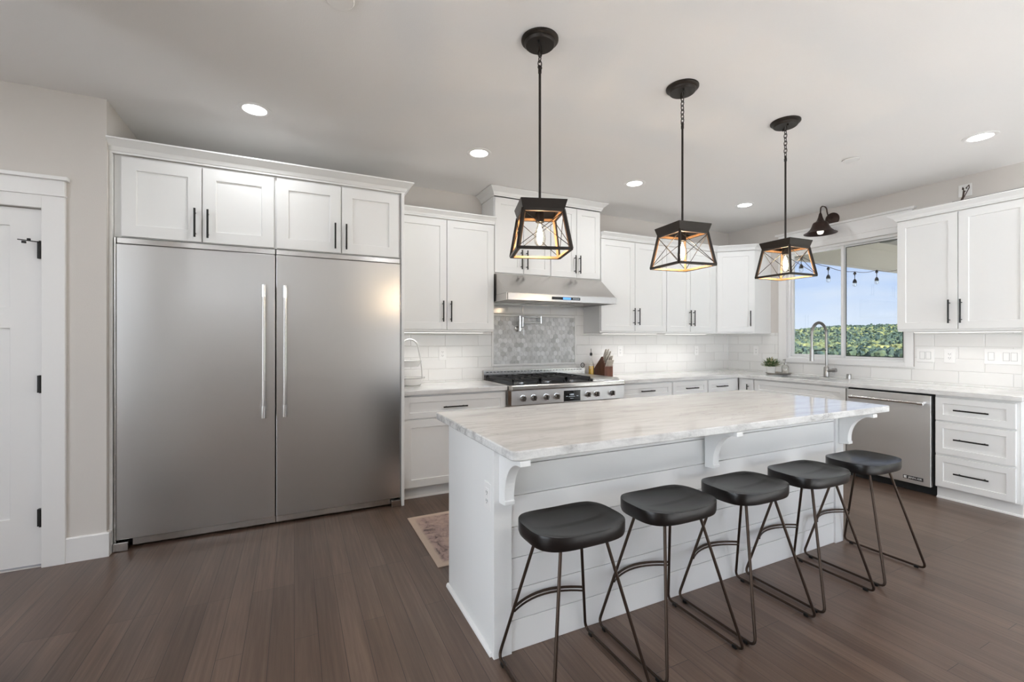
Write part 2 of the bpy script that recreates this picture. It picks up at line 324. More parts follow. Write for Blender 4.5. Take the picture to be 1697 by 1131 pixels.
def thing(name, label, cat, loc=(0, 0, 0), rz=0, group=None):
    o = bpy.data.objects.new(name, None); o.empty_display_size = .1; C.objects.link(o); o.location = loc; o.rotation_euler = (0, 0, rz)
    return tag(o, label, cat, group)
def struct(name, bm, mat, parent=None, bevel=0, **kw):
    o = obj(name, bm, mat, parent, bevel, **kw)
    if parent is None: o['kind'] = 'structure'
    return o
def BM(): return bmesh.new()
def box(bm, x0, x1, y0, y1, z0, z1, mi=0):
    v = [bm.verts.new(p) for p in ((x0, y0, z0), (x1, y0, z0), (x1, y1, z0), (x0, y1, z0), (x0, y0, z1), (x1, y0, z1), (x1, y1, z1), (x0, y1, z1))]
    for f in ((0, 3, 2, 1), (4, 5, 6, 7), (0, 1, 5, 4), (1, 2, 6, 5), (2, 3, 7, 6), (3, 0, 4, 7)):
        q = bm.faces.new([v[i] for i in f]); q.material_index = mi
    return bm
def boxes(*bs):
    bm = BM()
    for b_ in bs: box(bm, *b_)
    return bm
def tube(bm, pts, r, seg=10, closed=False, caps=True):
    pts = [Vector(p) for p in pts]; n = len(pts); rings = []
    rs = r if isinstance(r, (list, tuple)) else [r]*n
    t0 = (pts[1]-pts[0]).normalized(); up = Vector((0, 0, 1)) if abs(t0.z) < .9 else Vector((1, 0, 0)); nrm = t0.cross(up).normalized()
    for i, p in enumerate(pts):
        if closed: t = (pts[(i+1) % n]-pts[i-1]).normalized()
        elif i == 0: t = t0
        elif i == n-1: t = (pts[-1]-pts[-2]).normalized()
        else: t = ((pts[i+1]-p).normalized()+(p-pts[i-1]).normalized()).normalized()
        nrm = (nrm-t*nrm.dot(t)).normalized(); bn = t.cross(nrm)
        rings.append([bm.verts.new(p+(nrm*math.cos(a)+bn*math.sin(a))*rs[i]) for a in [2*PI*k/seg for k in range(seg)]])
    m = n if closed else n-1
    for i in range(m):
        a, b_ = rings[i], rings[(i+1) % n]
        for k in range(seg): bm.faces.new((a[k], a[(k+1) % seg], b_[(k+1) % seg], b_[k]))
    if caps and not closed: bm.faces.new(rings[0][::-1]); bm.faces.new(rings[-1])
    return bm
def lathe(bm, prof, c=(0, 0, 0), seg=32, axis='z', cap=True):
    c = Vector(c); rings = []
    def P(r, h, a):
        x, y = r*math.cos(a), r*math.sin(a)
        return c+(Vector((x, y, h)) if axis == 'z' else Vector((x, h, y)) if axis == 'y' else Vector((h, x, y)))
    for r, h in prof: rings.append([bm.verts.new(P(r, h, 2*PI*k/seg)) for k in range(seg)] if r > 1e-6 else [bm.verts.new(P(0, h, 0))])
    for a, b_ in zip(rings, rings[1:]):
        for k in range(seg):
            k2 = (k+1) % seg
            if len(a) == 1 and len(b_) == 1: continue
            if len(a) == 1: bm.faces.new((a[0], b_[k], b_[k2]))
            elif len(b_) == 1: bm.faces.new((a[k], b_[0], a[k2]))
            else: bm.faces.new((a[k], a[k2], b_[k2], b_[k]))
    if cap:
        for rg in (rings[0], rings[-1]):
            if len(rg) > 1: bm.faces.new(rg)
    return bm
def sweep(bm, path, prof):
    """profile (offset to the right of travel, z) swept along a 2-D path with mitres"""
    pts = [Vector(p) for p in path]; n = len(pts); nr = []
    for i in range(n-1):
        d = (pts[i+1]-pts[i]).normalized(); nr.append(Vector((d.y, -d.x)))
    rings = []
    for i in range(n):
        if i == 0: q = nr[0]
        elif i == n-1: q = nr[-1]
        else: q = (nr[i-1]+nr[i]); q = q/(q.length_squared/2)
        rings.append([bm.verts.new((pts[i].x+q.x*o, pts[i].y+q.y*o, z)) for o, z in prof])
    m = len(prof)
    for a, b_ in zip(rings, rings[1:]):
        for k in range(m): bm.faces.new((a[k], a[(k+1) % m], b_[(k+1) % m], b_[k]))
    bm.faces.new(rings[0]); bm.faces.new(rings[-1][::-1]); return bm
def prism(bm, pts, axis, a0, a1):
    """polygon (u,v) extruded along axis; x: (y,z), y: (x,z), z: (x,y)"""
    def P(u, v, a): return {'x': (a, u, v), 'y': (u, a, v), 'z': (u, v, a)}[axis]
    A = [bm.verts.new(P(u, v, a0)) for u, v in pts]; B = [bm.verts.new(P(u, v, a1)) for u, v in pts]; n = len(pts)
    bm.faces.new(A); bm.faces.new(B[::-1])
    for k in range(n): bm.faces.new((A[k], B[k], B[(k+1) % n], A[(k+1) % n]))
    return bm
def slab(bm, us, vs, filled, a0, a1, axis='z', mi_top=0, mi_side=0):
    """grid of cells (u,v) with thickness a0..a1 along axis, open where filled() is False"""
    def P(u, v, a): return {'x': (a, u, v), 'y': (u, a, v), 'z': (u, v, a)}[axis]
    V = {}
    def g(i, j, s):
        if (i, j, s) not in V: V[(i, j, s)] = bm.verts.new(P(us[i], vs[j], (a0, a1)[s]))
        return V[(i, j, s)]
    nx, ny = len(us)-1, len(vs)-1
    F = lambda i, j: 0 <= i < nx and 0 <= j < ny and filled((us[i]+us[i+1])/2, (vs[j]+vs[j+1])/2)
    for i in range(nx):
        for j in range(ny):
            if not F(i, j): continue
            for s in (0, 1):
                f = bm.faces.new((g(i, j, s), g(i+1, j, s), g(i+1, j+1, s), g(i, j+1, s))); f.material_index = mi_top
            for di, dj, e0, e1 in ((-1, 0, (0, 0), (0, 1)), (1, 0, (1, 0), (1, 1)), (0, -1, (0, 0), (1, 0)), (0, 1, (0, 1), (1, 1))):
                if not F(i+di, j+dj):
                    f = bm.faces.new((g(i+e0[0], j+e0[1], 0), g(i+e1[0], j+e1[1], 0), g(i+e1[0], j+e1[1], 1), g(i+e0[0], j+e0[1], 1))); f.material_index = mi_side
    return bm
def shaker(bm, x0, x1, z0, z1, f, t=.02, rail=.062, rec=.009):
    """door or drawer front facing -y, its face at y=f"""
    def ring(a, y): return [bm.verts.new(p) for p in ((x0+a, y, z0+a), (x1-a, y, z0+a), (x1-a, y, z1-a), (x0+a, y, z1-a))]
    R = [ring(0, f+t), ring(0, f+.001), ring(.001, f), ring(rail, f), ring(rail+.003, f+rec), ]
    bm.faces.new(R[0])
    for a, b_ in zip(R, R[1:]):
        for k in range(4): bm.faces.new((a[k], a[(k+1) % 4], b_[(k+1) % 4], b_[k]))
    bm.faces.new(R[-1]); return bm
def bar_handle(kind, a, b_, c, f, parent, name='handle'):
    """kind v: x=a, z from b_ to c ; kind h: z=a, x from b_ to c ; face at y=f"""
    bm = BM(); yo = f-.032; L = c-b_; s = L*.14
    if kind == 'v':
        tube(bm, [(a, yo, b_), (a, yo, c)], .0062, 10)
        for z in (b_+s, c-s): tube(bm, [(a, yo, z), (a, f, z)], .0045, 8)
    else:
        tube(bm, [(b_, yo, a), (c, yo, a)], .0062, 10)
        for x in (b_+s, c-s): tube(bm, [(x, yo, a), (x, f, a)], .0045, 8)
    return obj(name, bm, BLACK, parent, smooth=False)
def cabinet(name, label, loc, rz, w, z0, z1, depth, fronts, toe=None, cat='cabinet', group=None, rail=.062, extra=None, body=None):
    t = thing(name, label, cat, loc, rz, group)
    obj('body', body if body else boxes((0, w, 0, depth, z0, z1)), WHITE, t, bevel=.0015)
    if toe: obj('toe_kick', boxes((0, w, toe, depth-.01, 0, z0-.0005)), WHITE, t)
    for f in fronts:
        kind, x0, x1, a, b_ = f[:5]; h = f[5] if len(f) > 5 else None
        rl = min(rail, (b_-a)*.34) if kind == 'drawer' else rail
        d = obj('door' if kind == 'door' else 'drawer', shaker(BM(), x0, x1, a, b_, -.02, t=.0195, rail=rl if kind == 'door' else .048 if rl > .048 else rl), WHITE, t)
        if h:
            if h[0] == 'v': bar_handle('v', h[1], h[2], h[3], -.02, d)
            else: bar_handle('h', h[1], h[2], h[3], -.02, d)
    return t

# ================================================================== setting: floor, ceiling, walls
XW, YW, ZC = 5.43, 4.285, 2.80          # right wall, back wall, ceiling
XL, YD, YR = -1.035, 3.555, -2.6        # left wall face, door wall face, rear wall
struct('floor', boxes((-3.2, XW+.16, YR-.15, YW+.15, -.12, 0)), FLOORM)
struct('ceiling', boxes((-3.2, XW+.16, YR-.15, YW+.15, ZC, ZC+.12)), CEILM)
struct('wall_back', boxes((XL-.1, XW+.16, YW, YW+.15, 0, ZC)), WALLM)
# right wall: kitchen window, and an unseen terrace door added for daylight
WY0, WY1, WZ0, WZ1 = 2.275, 3.46, 1.095, 2.395
DY0, DY1, DZ1 = -2.0, .60, 2.35
struct('wall_right', slab(BM(), [YR, DY0, DY1, WY0, WY1, YW], [0, .001, WZ0, DZ1, WZ1, ZC],
       lambda u, v: not (WY0 < u < WY1 and WZ0 < v < WZ1) and not (DY0 < u < DY1 and .001 < v < DZ1), XW, XW+.15, 'x'), WALLM)
# door wall on the left (faces the camera) and its return beside the fridges
DX0, DX1, DZT = -2.13, -1.322, 2.094
struct('wall_pantry', slab(BM(), [-3.2, DX0, DX1, XL], [0, .001, DZT, ZC], lambda u, v: not (DX0 < u < DX1 and .001 < v < DZT), YD, YD+.12, 'y'), WALLM)
struct('wall_return', boxes((XL-.12, XL, YD+.12, YW, 0, ZC)), WALLM)
struct('wall_left', boxes((XL-.13, XL, 1.75, 2.43, 0, ZC)), WALLM)
struct('wall_far_left', slab(BM(), [YR, -2.1, -.35, -.15, 1.6, YD], [0, .25, 2.45, ZC], lambda u, v: not (.25 < v < 2.45 and (-2.1 < u < -.35 or -.15 < u < 1.6)), -3.2, -3.08, 'x'), WALLM)
for i, (a, b_) in enumerate(((-2.1, -.35), (-.15, 1.6))):  # unseen windows added to bring more light from the left
    bm = BM()
    for bb in ((-3.17, -3.11, a, a+.06, .25, 2.45), (-3.17, -3.11, b_-.06, b_, .25, 2.45), (-3.17, -3.11, a+.06, b_-.06, .25, .31), (-3.17, -3.11, a+.06, b_-.06, 2.39, 2.45)): box(bm, *bb)
    wf = struct('window_%d' % (i+7), bm, VINYL)
    obj('pane', boxes((-3.145, -3.14, a+.05, b_-.05, .3, 2.4)), GLASS, wf)
# rear wall; its unseen windows are added to let in daylight
RL = [(-2.9, -1.55), (-1.4, -.05)]; RX = [(2.2, 2.95), (3.1, 4.15), (4.3, 5.3)]  # RL: unseen high windows added for a bright band on the fridges
struct('wall_rear', slab(BM(), [-3.2, -2.9, -1.55, -1.4, -.05, 2.2, 2.95, 3.1, 4.15, 4.3, 5.3, XW+.16], [0, .25, 2.12, 2.45, ZC],
       lambda u, v: not (.25 < v < 2.45 and any(a < u < b_ for a, b_ in RX)) and not (2.12 < v < 2.45 and any(a < u < b_ for a, b_ in RL)), YR-.15, YR, 'y'), WALLM)
for i, (a, b_, zs_) in enumerate([(a, b_, .25) for a, b_ in RX]+[(a, b_, 2.12) for a, b_ in RL]):
    bm = BM()
    for bb in ((a, a+.06, YR-.1, YR-.04, zs_, 2.45), (b_-.06, b_, YR-.1, YR-.04, zs_, 2.45), (a+.06, b_-.06, YR-.1, YR-.04, zs_, zs_+.06), (a+.06, b_-.06, YR-.1, YR-.04, 2.39, 2.45), ((a+b_)/2-.025, (a+b_)/2+.025, YR-.1, YR-.04, zs_+.06, 2.39)):
        box(bm, *bb)
    wf = struct('window_%d' % (i+2), bm, VINYL)
    obj('pane', boxes((a+.05, b_-.05, YR-.075, YR-.07, zs_+.05, 2.4)), GLASS, wf)
bm = BM()
for bb in ((XW+.04, XW+.1, DY0, DY0+.07, .001, DZ1), (XW+.04, XW+.1, DY1-.07, DY1, .001, DZ1), (XW+.04, XW+.1, DY0+.07, DY1-.07, DZ1-.07, DZ1), (XW+.04, XW+.1, DY0+.07, DY1-.07, .001, .06), (XW+.04, XW+.1, -.74, -.66, .06, DZ1-.07)):
    box(bm, *bb)
d2 = struct('door_2', bm, VINYL); obj('pane', boxes((XW+.068, XW+.073, DY0+.05, DY1-.05, .05, DZ1-.05)), GLASS, d2)

# baseboards
BP = [(0, 0), (.0155, 0), (.0155, .141), (.0115, .147), (0, .147)]
struct('baseboard_pantry', sweep(BM(), [(-1.2185, YD), (XL, YD), (XL, YD+.037)], BP), TRIM)
struct('baseboard_left', sweep(BM(), [(XL-.13, 2.43), (XL, 2.43), (XL, 1.75)], BP), TRIM)

# pantry door, its casing and hinges
bm = BM()
prismY = YD+.012
def recessed_door(bm, x0, x1, z0, z1, f, t, panels):
    us = sorted({x0, x1, *[p[0] for p in panels], *[p[1] for p in panels]}); vs = sorted({z0, z1, *[p[2] for p in panels], *[p[3] for p in panels]})
    slab(bm, us, vs, lambda u, v: not any(p[0] < u < p[1] and p[2] < v < p[3] for p in panels), f, f+t, 'y')
    for p in panels: box(bm, p[0]-.002, p[1]+.002, f+.013, f+.024, p[2]-.002, p[3]+.002)
recessed_door(bm, DX0+.004, DX1-.004, .012, DZT-.005, prismY, .04, [(-1.985, -1.467, 1.514, 1.984), (-1.985, -1.467, .293, 1.393)])
dr = struct('door_1', bm, TRIM, bevel=.002)
for i, z in enumerate((1.849, 1.068, .29)):
    bm = BM(); tube(bm, [(DX1-.004, YD-.0165, z-.052), (DX1-.004, YD-.0165, z+.052)], .0075, 12); box(bm, DX1-.021, DX1+.001, YD-.012, YD+.013, z-.05, z+.05)
    h = obj('hinge', bm, BLACK, dr)
    if i == 0:
        bm = BM(); tube(bm, [(DX1-.006, YD-.021, z+.044), (DX1-.085, YD-.06, z+.046)], .0028, 8); lathe(bm, [(0, 0), (.010, 0), (.010, .012), (0, .012)], (DX1-.062, YD-.05, z+.028), 14); lathe(bm, [(0, 0), (.008, 0), (.008, .01), (0, .01)], (DX1-.045, YD-.04, z+.048), 14)
        obj('hinge_stop', bm, BLACK, h)
bm = BM()
box(bm, DX1, -1.2185, YD-.022, YD, 0, 2.168); box(bm, DX0-.1, DX0, YD-.022, YD, 0, 2.168); box(bm, DX0, DX1, YD-.022, YD, DZT, 2.168)
box(bm, DX0-.105, -1.2155, YD-.030, YD, 2.168, 2.182); box(bm, DX0-.1, -1.2185, YD-.026, YD, 2.182, 2.262)
box(bm, DX0-.115, -1.2015, YD-.045, YD, 2.262, 2.283)
box(bm, DX1-.0045, DX1, YD, YD+.13, 0, DZT); box(bm, DX0, DX0+.0045, YD, YD+.13, 0, DZT)
struct('trim_1', bm, TRIM, bevel=.0015)

# ---- kitchen window: frame, sliding sashes, panes, casing
bm = BM(); X0 = XW+.03
def ringbox(bm, y0, y1, z0, z1, wd, xa, xb):
    box(bm, xa, xb, y0, y0+wd, z0, z1); box(bm, xa, xb, y1-wd, y1, z0, z1); box(bm, xa, xb, y0+wd, y1-wd, z0, z0+wd); box(bm, xa, xb, y0+wd, y1-wd, z1-wd, z1)
ringbox(bm, WY0, WY1, WZ0, WZ1, .028, XW+.02, XW+.11)
wn = struct('window_1', bm, VINYL, bevel=.002)
bm = BM(); ringbox(bm, 2.85, WY1-.03, WZ0+.029, WZ1-.029, .028, XW+.035, XW+.06); sa = obj('sash', bm, VINYL, wn, bevel=.002)
obj('pane', boxes((XW+.045, XW+.05, 2.875, WY1-.055, WZ0+.055, WZ1-.055)), GLASS, sa)
bm = BM(); ringbox(bm, WY0+.029, 2.872, WZ0+.029, WZ1-.029, .020, XW+.065, XW+.09); sb_ = obj('sash', bm, VINYL, wn, bevel=.002)
bm = BM(); ringbox(bm, WY0+.047, 2.842, WZ0+.047, WZ1-.047, .007, XW+.062, XW+.0645); obj('gasket', bm, GASKET, sb_)
obj('pane', boxes((XW+.076, XW+.081, WY0+.045, 2.855, WZ0+.045, WZ1-.045)), GLASS, sb_)
bm = BM(); cx0 = XW-.02
box(bm, cx0, XW, WY1, 3.556, 1.062, 2.47); box(bm, cx0, XW, 2.2115, WY0, 1.062, 2.47)
box(bm, cx0, XW, WY0, WY1, WZ1, 2.47); box(bm, cx0, XW, WY0, WY1, 1.062, WZ0)
box(bm, cx0-.012, XW, 2.206, 3.562, 2.455, 2.472)
box(bm, cx0-.004, XW, 2.2115, 3.556, 2.472, 2.60); box(bm, cx0-.028, XW, 2.19, 3.585, 2.60, 2.622)
box(bm, cx0-.006, XW, 2.2, 3.566, 1.05, 1.062)
box(bm, XW, XW+.02, WY1-.006, WY1, WZ0, WZ1); box(bm, XW, XW+.02, WY0, WY1, WZ0-.001, WZ0+.006)
struct('trim_2', bm, TRIM, bevel=.002)

# ---- tiled backsplash
struct('wall_backsplash_back', slab(BM(), [.79, 1.735, 2.995, XW-.0105], [.9065, 1.398, 1.72], lambda u, v: v < 1.39 or 1.735 < u < 2.995, YW-.01, YW, 'y'), TILEX)
struct('wall_backsplash_right', slab(BM(), [1.487, 2.2, 3.566, YW], [.9065, 1.048, 1.41], lambda u, v: v < 1.045 or not (2.2 < u < 3.566), XW-.01, XW, 'x'), TILEY)
struct('trim_3', boxes((XW-.013, XW, 1.470, 1.4865, .9065, 1.41)), TRIM, bevel=.003)

# ---- hexagon mosaic panel with its frame (tiles are pattern of one panel)
bm = BM(); R = .031; dx = R*math.sqrt(3); x0, x1, z0, z1 = 1.862, 2.866, 1.068, 1.572
tl = bm.faces.layers.float.new('tint'); row = 0; z = z0+R*.4
while z < z1:
    x = x0+(dx/2 if row % 2 else 0)
    while x < x1+dx/2:
        pts = []
        for k in range(6):
            a = PI/6+k*PI/3; px, pz = x+R*.955*math.cos(a), z+R*.955*math.sin(a)
            pts.append((min(max(px, x0), x1), min(max(pz, z0), z1)))
        q = []
        for p in pts:
            if not q or (abs(p[0]-q[-1][0])+abs(p[1]-q[-1][1])) > 1e-5: q.append(p)
        if len(q) > 1 and abs(q[0][0]-q[-1][0])+abs(q[0][1]-q[-1][1]) < 1e-5: q.pop()
        ar = sum(q[i][0]*q[(i+1) % len(q)][1]-q[(i+1) % len(q)][0]*q[i][1] for i in range(len(q)))/2 if len(q) > 2 else 0
        if abs(ar) > 2e-5:
            tv = min(1, max(0, random.gauss(.5, .28))); yy = YW-.017+random.uniform(-.0003, .0003); tl_ = [random.uniform(-.0006, .0006) for _ in range(2)]
            A = [bm.verts.new((u, yy+(u-x)*tl_[0]/R+(v-z)*tl_[1]/R, v)) for u, v in q]; B = [bm.verts.new((u, YW-.0105, v)) for u, v in q]
            f = bm.faces.new(A); f[tl] = tv
            for k in range(len(q)):
                f = bm.faces.new((A[k], B[k], B[(k+1) % len(q)], A[(k+1) % len(q)])); f[tl] = tv
        x += dx
    z += R*1.5; row += 1
mos = obj('hexagon_mosaic_panel', bm, HEXM)
tag(mos, 'grey and white marble hexagon mosaic panel framed on the wall behind the cooktop', 'tile panel')
bm = BM()
obj('grout_bed', boxes((x0-.001, x1+.001, YW-.0145, YW-.0101, z0-.001, z1+.001)), GROUT, mos)
for bb in ((x0-.022, x0, YW-.022, YW-.0105, z0-.022, z1+.022), (x1, x1+.022, YW-.022, YW-.0105, z0-.022, z1+.022), (x0, x1, YW-.022, YW-.0105, z0-.022, z0), (x0, x1, YW-.022, YW-.0105, z1, z1+.022)): box(bm, *bb)
obj('border', bm, CERAM, mos, bevel=.004)

# ================================================================== fridges
def fridge(label, x0, x1, hx, foot_left, grp):
    t = thing('refrigerator', label, 'refrigerator', ((x0+x1)/2, 3.60, 0), 0, grp); X = (x0+x1)/2
    L, Rr = x0-X, x1-X
    obj('body', boxes((L+.004, Rr-.004, .045, .68, .03, 1.965)), DARKV, t)
    d = obj('door', boxes((L, Rr, 0, .042, .068, 1.93)), STEEL, t, bevel=.004)
    hxx = hx-X; bm = BM(); tube(bm, [(hxx, -.062, .86), (hxx, -.062, 1.63)], .0135, 16)
    h = smooth_by_angle(obj('handle', bm, STEELT, d), 50)
    for z0, z1 in ((.783, .868), (1.622, 1.707)):
        bm = BM(); tube(bm, [(hxx, -.062, z0), (hxx, -.062, z1)], .0175, 16); zc = (z0+z1)/2; tube(bm, [(hxx, -.062, zc), (hxx, 0.0005, zc)], .012, 12)
        smooth_by_angle(obj('handle_cap', bm, CHROME, h), 50)
    obj('kick_grille', boxes((L+(.075 if foot_left else 0), Rr-(0 if foot_left else .075), .028, .044, .016, .062)), STEELT, t, bevel=.002)
    fx = (L-.012, L+.062) if foot_left else (Rr-.07, Rr+.002)
    obj('hinge_cover', boxes((fx[0], fx[1], -.016, .044, .002, .055)), STEELT, t, bevel=.003)
    obj('top_trim', boxes((L, Rr, .012, .044, 1.934, 1.972)), STEELT, t, bevel=.003)
    sx = (L-.012, L-.002) if foot_left else (Rr+.001, Rr+.0058)
    obj('side_trim', boxes((sx[0], sx[1], .004, .044, .056, 1.972)), STEELT, t, bevel=.002)
    return t
fridge('left one of two tall stainless steel refrigerators, handle on its right edge', -1.003, -.122, -.19, True, 'paired stainless refrigerators')
fridge('right one of two tall stainless steel refrigerators, handle on its left edge', -.116, .760, -.059, False, 'paired stainless refrigerators')

# cabinets over the fridges and their enclosure panels
FZ0, FZ1 = 1.975, 2.492
t = cabinet('wall_cabinet', 'white two-door cabinet above the left refrigerator', (-1.035+.018, 3.62, 0), 0, .897, FZ0, FZ1, .66,
    [('door', .04, .459, FZ0+.004, 2.478, ('v', .425, 2.005, 2.195)), ('door', .465, .887, FZ0+.004, 2.478, ('v', .497, 2.005, 2.195))], group='cabinets over the refrigerators', rail=.075)
t = cabinet('wall_cabinet', 'white two-door cabinet above the right refrigerator', (-.120, 3.62, 0), 0, .885, FZ0, FZ1, .66,
    [('door', .008, .436, FZ0+.004, 2.478, ('v', .395, 2.005, 2.195)), ('door', .443, .868, FZ0+.004, 2.478, ('v', .473, 2.005, 2.195))], group='cabinets over the refrigerators', rail=.075)
tag(obj('end_panel', boxes((-1.034, -1.0185, 3.592, 4.28, 0.001, 2.492)), WHITE, bevel=.002), 'narrow white filler panel between the beige wall and left refrigerator', 'panel')
tag(obj('end_panel', boxes((.7665, .7895, 3.588, 4.284, 0.001, 2.492)), WHITE, bevel=.002), 'tall white side panel right of the right refrigerator', 'panel')
def crown(label, path, z0, z1, out_=.062):
    h = z1-z0
    P_ = [(0, z0), (.007, z0), (.008, z0+.010), (.013, z0+.014), (out_*.36, z0+h*.45), (out_-.005, z1-.012), (out_, z1-.009), (out_, z1), (0, z1)]
    return tag(obj('crown_molding', sweep(BM(), path, P_), WHITE), label, 'molding')
crown('white crown molding along the top of the cabinets over the refrigerators', [(XL+.001, 3.60), (.79, 3.60), (.79, YW-.001)], 2.492, 2.574, .066)

# ================================================================== wall cabinets, back wall
UZ0, UZ1 = 1.40, 2.432
HZ = (1.488, 1.68)
cabinet('wall_cabinet', 'white two-door wall cabinet between the fridges and the range hood', (.791, 3.975, 0), 0, .943, UZ0, UZ1, .309,
    [('door', .004, .465, 1.42, 2.424, ('v', .428, *HZ)), ('door', .471, .938, 1.42, 2.424, ('v', .503, *HZ))], group='white wall cabinets')
cabinet('wall_cabinet', 'left one of two white cabinets directly above the range hood', (1.736, 3.975, 0), 0, .628, 1.965, 2.716, .309,
    [('door', .006, .313, 1.978, 2.706, ('v', .285, 2.02, 2.21)), ('door', .319, .624, 1.978, 2.706, ('v', .347, 2.02, 2.21))], group='cabinets over the range hood')
cabinet('wall_cabinet', 'right one of two white cabinets directly above the range hood', (2.366, 3.975, 0), 0, .627, 1.965, 2.716, .309,
    [('door', .004, .315, 1.978, 2.706, ('v', .287, 2.02, 2.21)), ('door', .321, .621, 1.978, 2.706, ('v', .347, 2.02, 2.21))], group='cabinets over the range hood')
cabinet('wall_cabinet', 'white two-door wall cabinet immediately right of the range hood', (2.996, 3.975, 0), 0, .957, UZ0, UZ1, .309,
    [('door', .006, .474, 1.42, 2.424, ('v', .452, *HZ)), ('door', .480, .953, 1.42, 2.424, ('v', .522, *HZ))], group='white wall cabinets')
cabinet('wall_cabinet', 'white two-door wall cabinet left of the angled corner cabinet', (3.955, 3.975, 0), 0, .855, UZ0, UZ1, .309,
    [('door', .004, .382, 1.42, 2.424, ('v', .365, *HZ)), ('door', .388, .786, 1.42, 2.424, ('v', .428, *HZ))], group='white wall cabinets')
# angled corner cabinet
dl = math.hypot(.31, .31)
bm = BM(); A = math.radians(-45)
cpts = [(4.812, 3.975), (5.122, 3.665), (XW-.001, 3.665), (XW-.001, YW-.001), (4.812, YW-.001)]
ca, sa_ = math.cos(-A), math.sin(-A)
loc = []
for x, y in cpts:
    dx_, dy_ = x-4.812, y-3.975; loc.append((dx_*math.cos(A)+dy_*math.sin(A), -dx_*math.sin(A)+dy_*math.cos(A)))
prism(bm, loc, 'z', UZ0, UZ1)
cabinet('wall_cabinet', 'white single-door corner wall cabinet set at an angle beside the window', (4.812, 3.975, 0), A, dl, UZ0, UZ1, .3,
    [('door', .010, dl-.012, 1.42, 2.424, ('v', dl-.055, *HZ))], group='white wall cabinets', body=bm)
# right wall cabinet (faces -x)
cabinet('wall_cabinet', 'large white two-door wall cabinet right of the window', (5.12, 2.206, 0), -PI/2, .862, UZ0, UZ1, .309,
    [('door', .003, .428, 1.42, 2.424, ('v', .378, 1.468, 1.671)), ('door', .434, .858, 1.42, 2.424, ('v', .455, 1.468, 1.671))], group='white wall cabinets')
CZ = (2.432, 2.497)
crown('white crown molding on the cabinet between the fridges and the hood', [(.791, 3.955), (1.7345, 3.955)], *CZ, .055)
crown('white crown molding around the tall cabinets above the hood', [(1.735, YW-.001), (1.735, 3.955), (2.994, 3.955), (2.994, YW-.001)], 2.716, 2.797, .062)
crown('white crown molding turning the corner over the cabinets right of the hood', [(2.9955, 3.955), (4.812-.008, 3.955), (5.122-.02, 3.657), (XW-.001, 3.657)], *CZ, .055)
crown('white crown molding on top of the cabinet right of the window', [(XW-.001, 2.206), (5.10, 2.206), (5.10, 1.345)], *CZ, .06)

# under-cabinet light bars
def ledbar(label, x, y, z, L, rz=0):
    t = thing('under_cabinet_light', label, 'light', (x, y, z), rz, 'light bars under the wall cabinets')
    obj('housing', boxes((-L/2, L/2, -.018, .018, -.009, -.0005)), PLASTIC, t, bevel=.002)
    obj('diffuser', boxes((-L/2+.01, L/2-.01, -.012, .012, -.0125, -.0092)), LED, t)
    ld = bpy.data.lights.new('bar_light', 'AREA'); ld.shape = 'RECTANGLE'; ld.size = L-.04; ld.size_y = .02; ld.spread = math.radians(125); ld.energy = .42*L/.6*(.7 if rz else 1); ld.color = (1, .98, .95)
    lo = bpy.data.objects.new('bar_light', ld); link(lo, t); lo.location = (0, 0, -.014)
ledbar('slim light bar under the cabinet left of the hood', 1.26, 4.05, 1.40, .8)
ledbar('slim light bar under the cabinet just right of the hood', 3.48, 4.05, 1.40, .8)
ledbar('slim light bar under the cabinet left of the corner cabinet', 4.36, 4.05, 1.40, .7)
ledbar('slim light bar under the cabinet right of the window', 5.22, 1.78, 1.40, .7, PI/2)

# ================================================================== base cabinets
BZ0, BZ1 = .095, .866
cabinet('base_cabinet', 'white drawer and door base cabinet between the right fridge and the cooktop', (.791, 3.69, 0), 0, .943, BZ0, BZ1, .59,
    [('drawer', .012, .925, .672, .852, ('h', .757, .34, .555)), ('door', .012, .466, .105, .658, ('v', .43, .42, .60)), ('door', .472, .925, .105, .658, ('v', .507, .42, .60))], toe=.045, group='white base cabinets')
cabinet('base_cabinet', 'white base cabinet immediately right of the cooktop', (3.012, 3.69, 0), 0, .740, BZ0, BZ1, .59,
    [('drawer', .012, .728, .70, .852, ('h', .778, .275, .462)), ('door', .012, .728, .105, .686)], toe=.045, group='white base cabinets')
cabinet('base_cabinet', 'white base cabinet second to the right of the cooktop', (3.754, 3.69, 0), 0, .552, BZ0, BZ1, .59,
    [('drawer', .012, .540, .70, .852, ('h', .778, .18, .372)), ('door', .012, .540, .105, .686)], toe=.045, group='white base cabinets')
cabinet('base_cabinet', 'white narrow base cabinet meeting the counter corner', (4.308, 3.69, 0), 0, .540, BZ0, BZ1, .59,
    [('drawer', .014, .384, .70, .852, ('h', .778, .115, .30)), ('door', .014, .384, .105, .686)], toe=.045, group='white base cabinets')
cabinet('base_cabinet', 'narrow white one-door base cabinet in the counter corner by the sink', (4.85, 3.68, 0), -PI/2, .21, BZ0, BZ1, .57,
    [('door', .045, .199, .105, .852, ('v', .142, .60, .80))], toe=.02, group='white base cabinets', rail=.05)
cabinet('base_cabinet', 'white sink base cabinet below the window', (4.85, 3.468, 0), -PI/2, .976, BZ0, BZ1, .57,
    [('drawer', .010, .966, .70, .852), ('door', .010, .485, .105, .686, ('v', .45, .45, .64)), ('door', .491, .966, .105, .686, ('v', .526, .45, .64))], toe=.02, group='white base cabinets',
    body=boxes((0, .02, 0, .57, BZ0, BZ1), (.956, .976, 0, .57, BZ0, BZ1), (.02, .956, 0, .02, BZ0, BZ1), (.02, .956, .55, .57, BZ0, BZ1), (.02, .956, .02, .55, BZ0, BZ0+.02)))
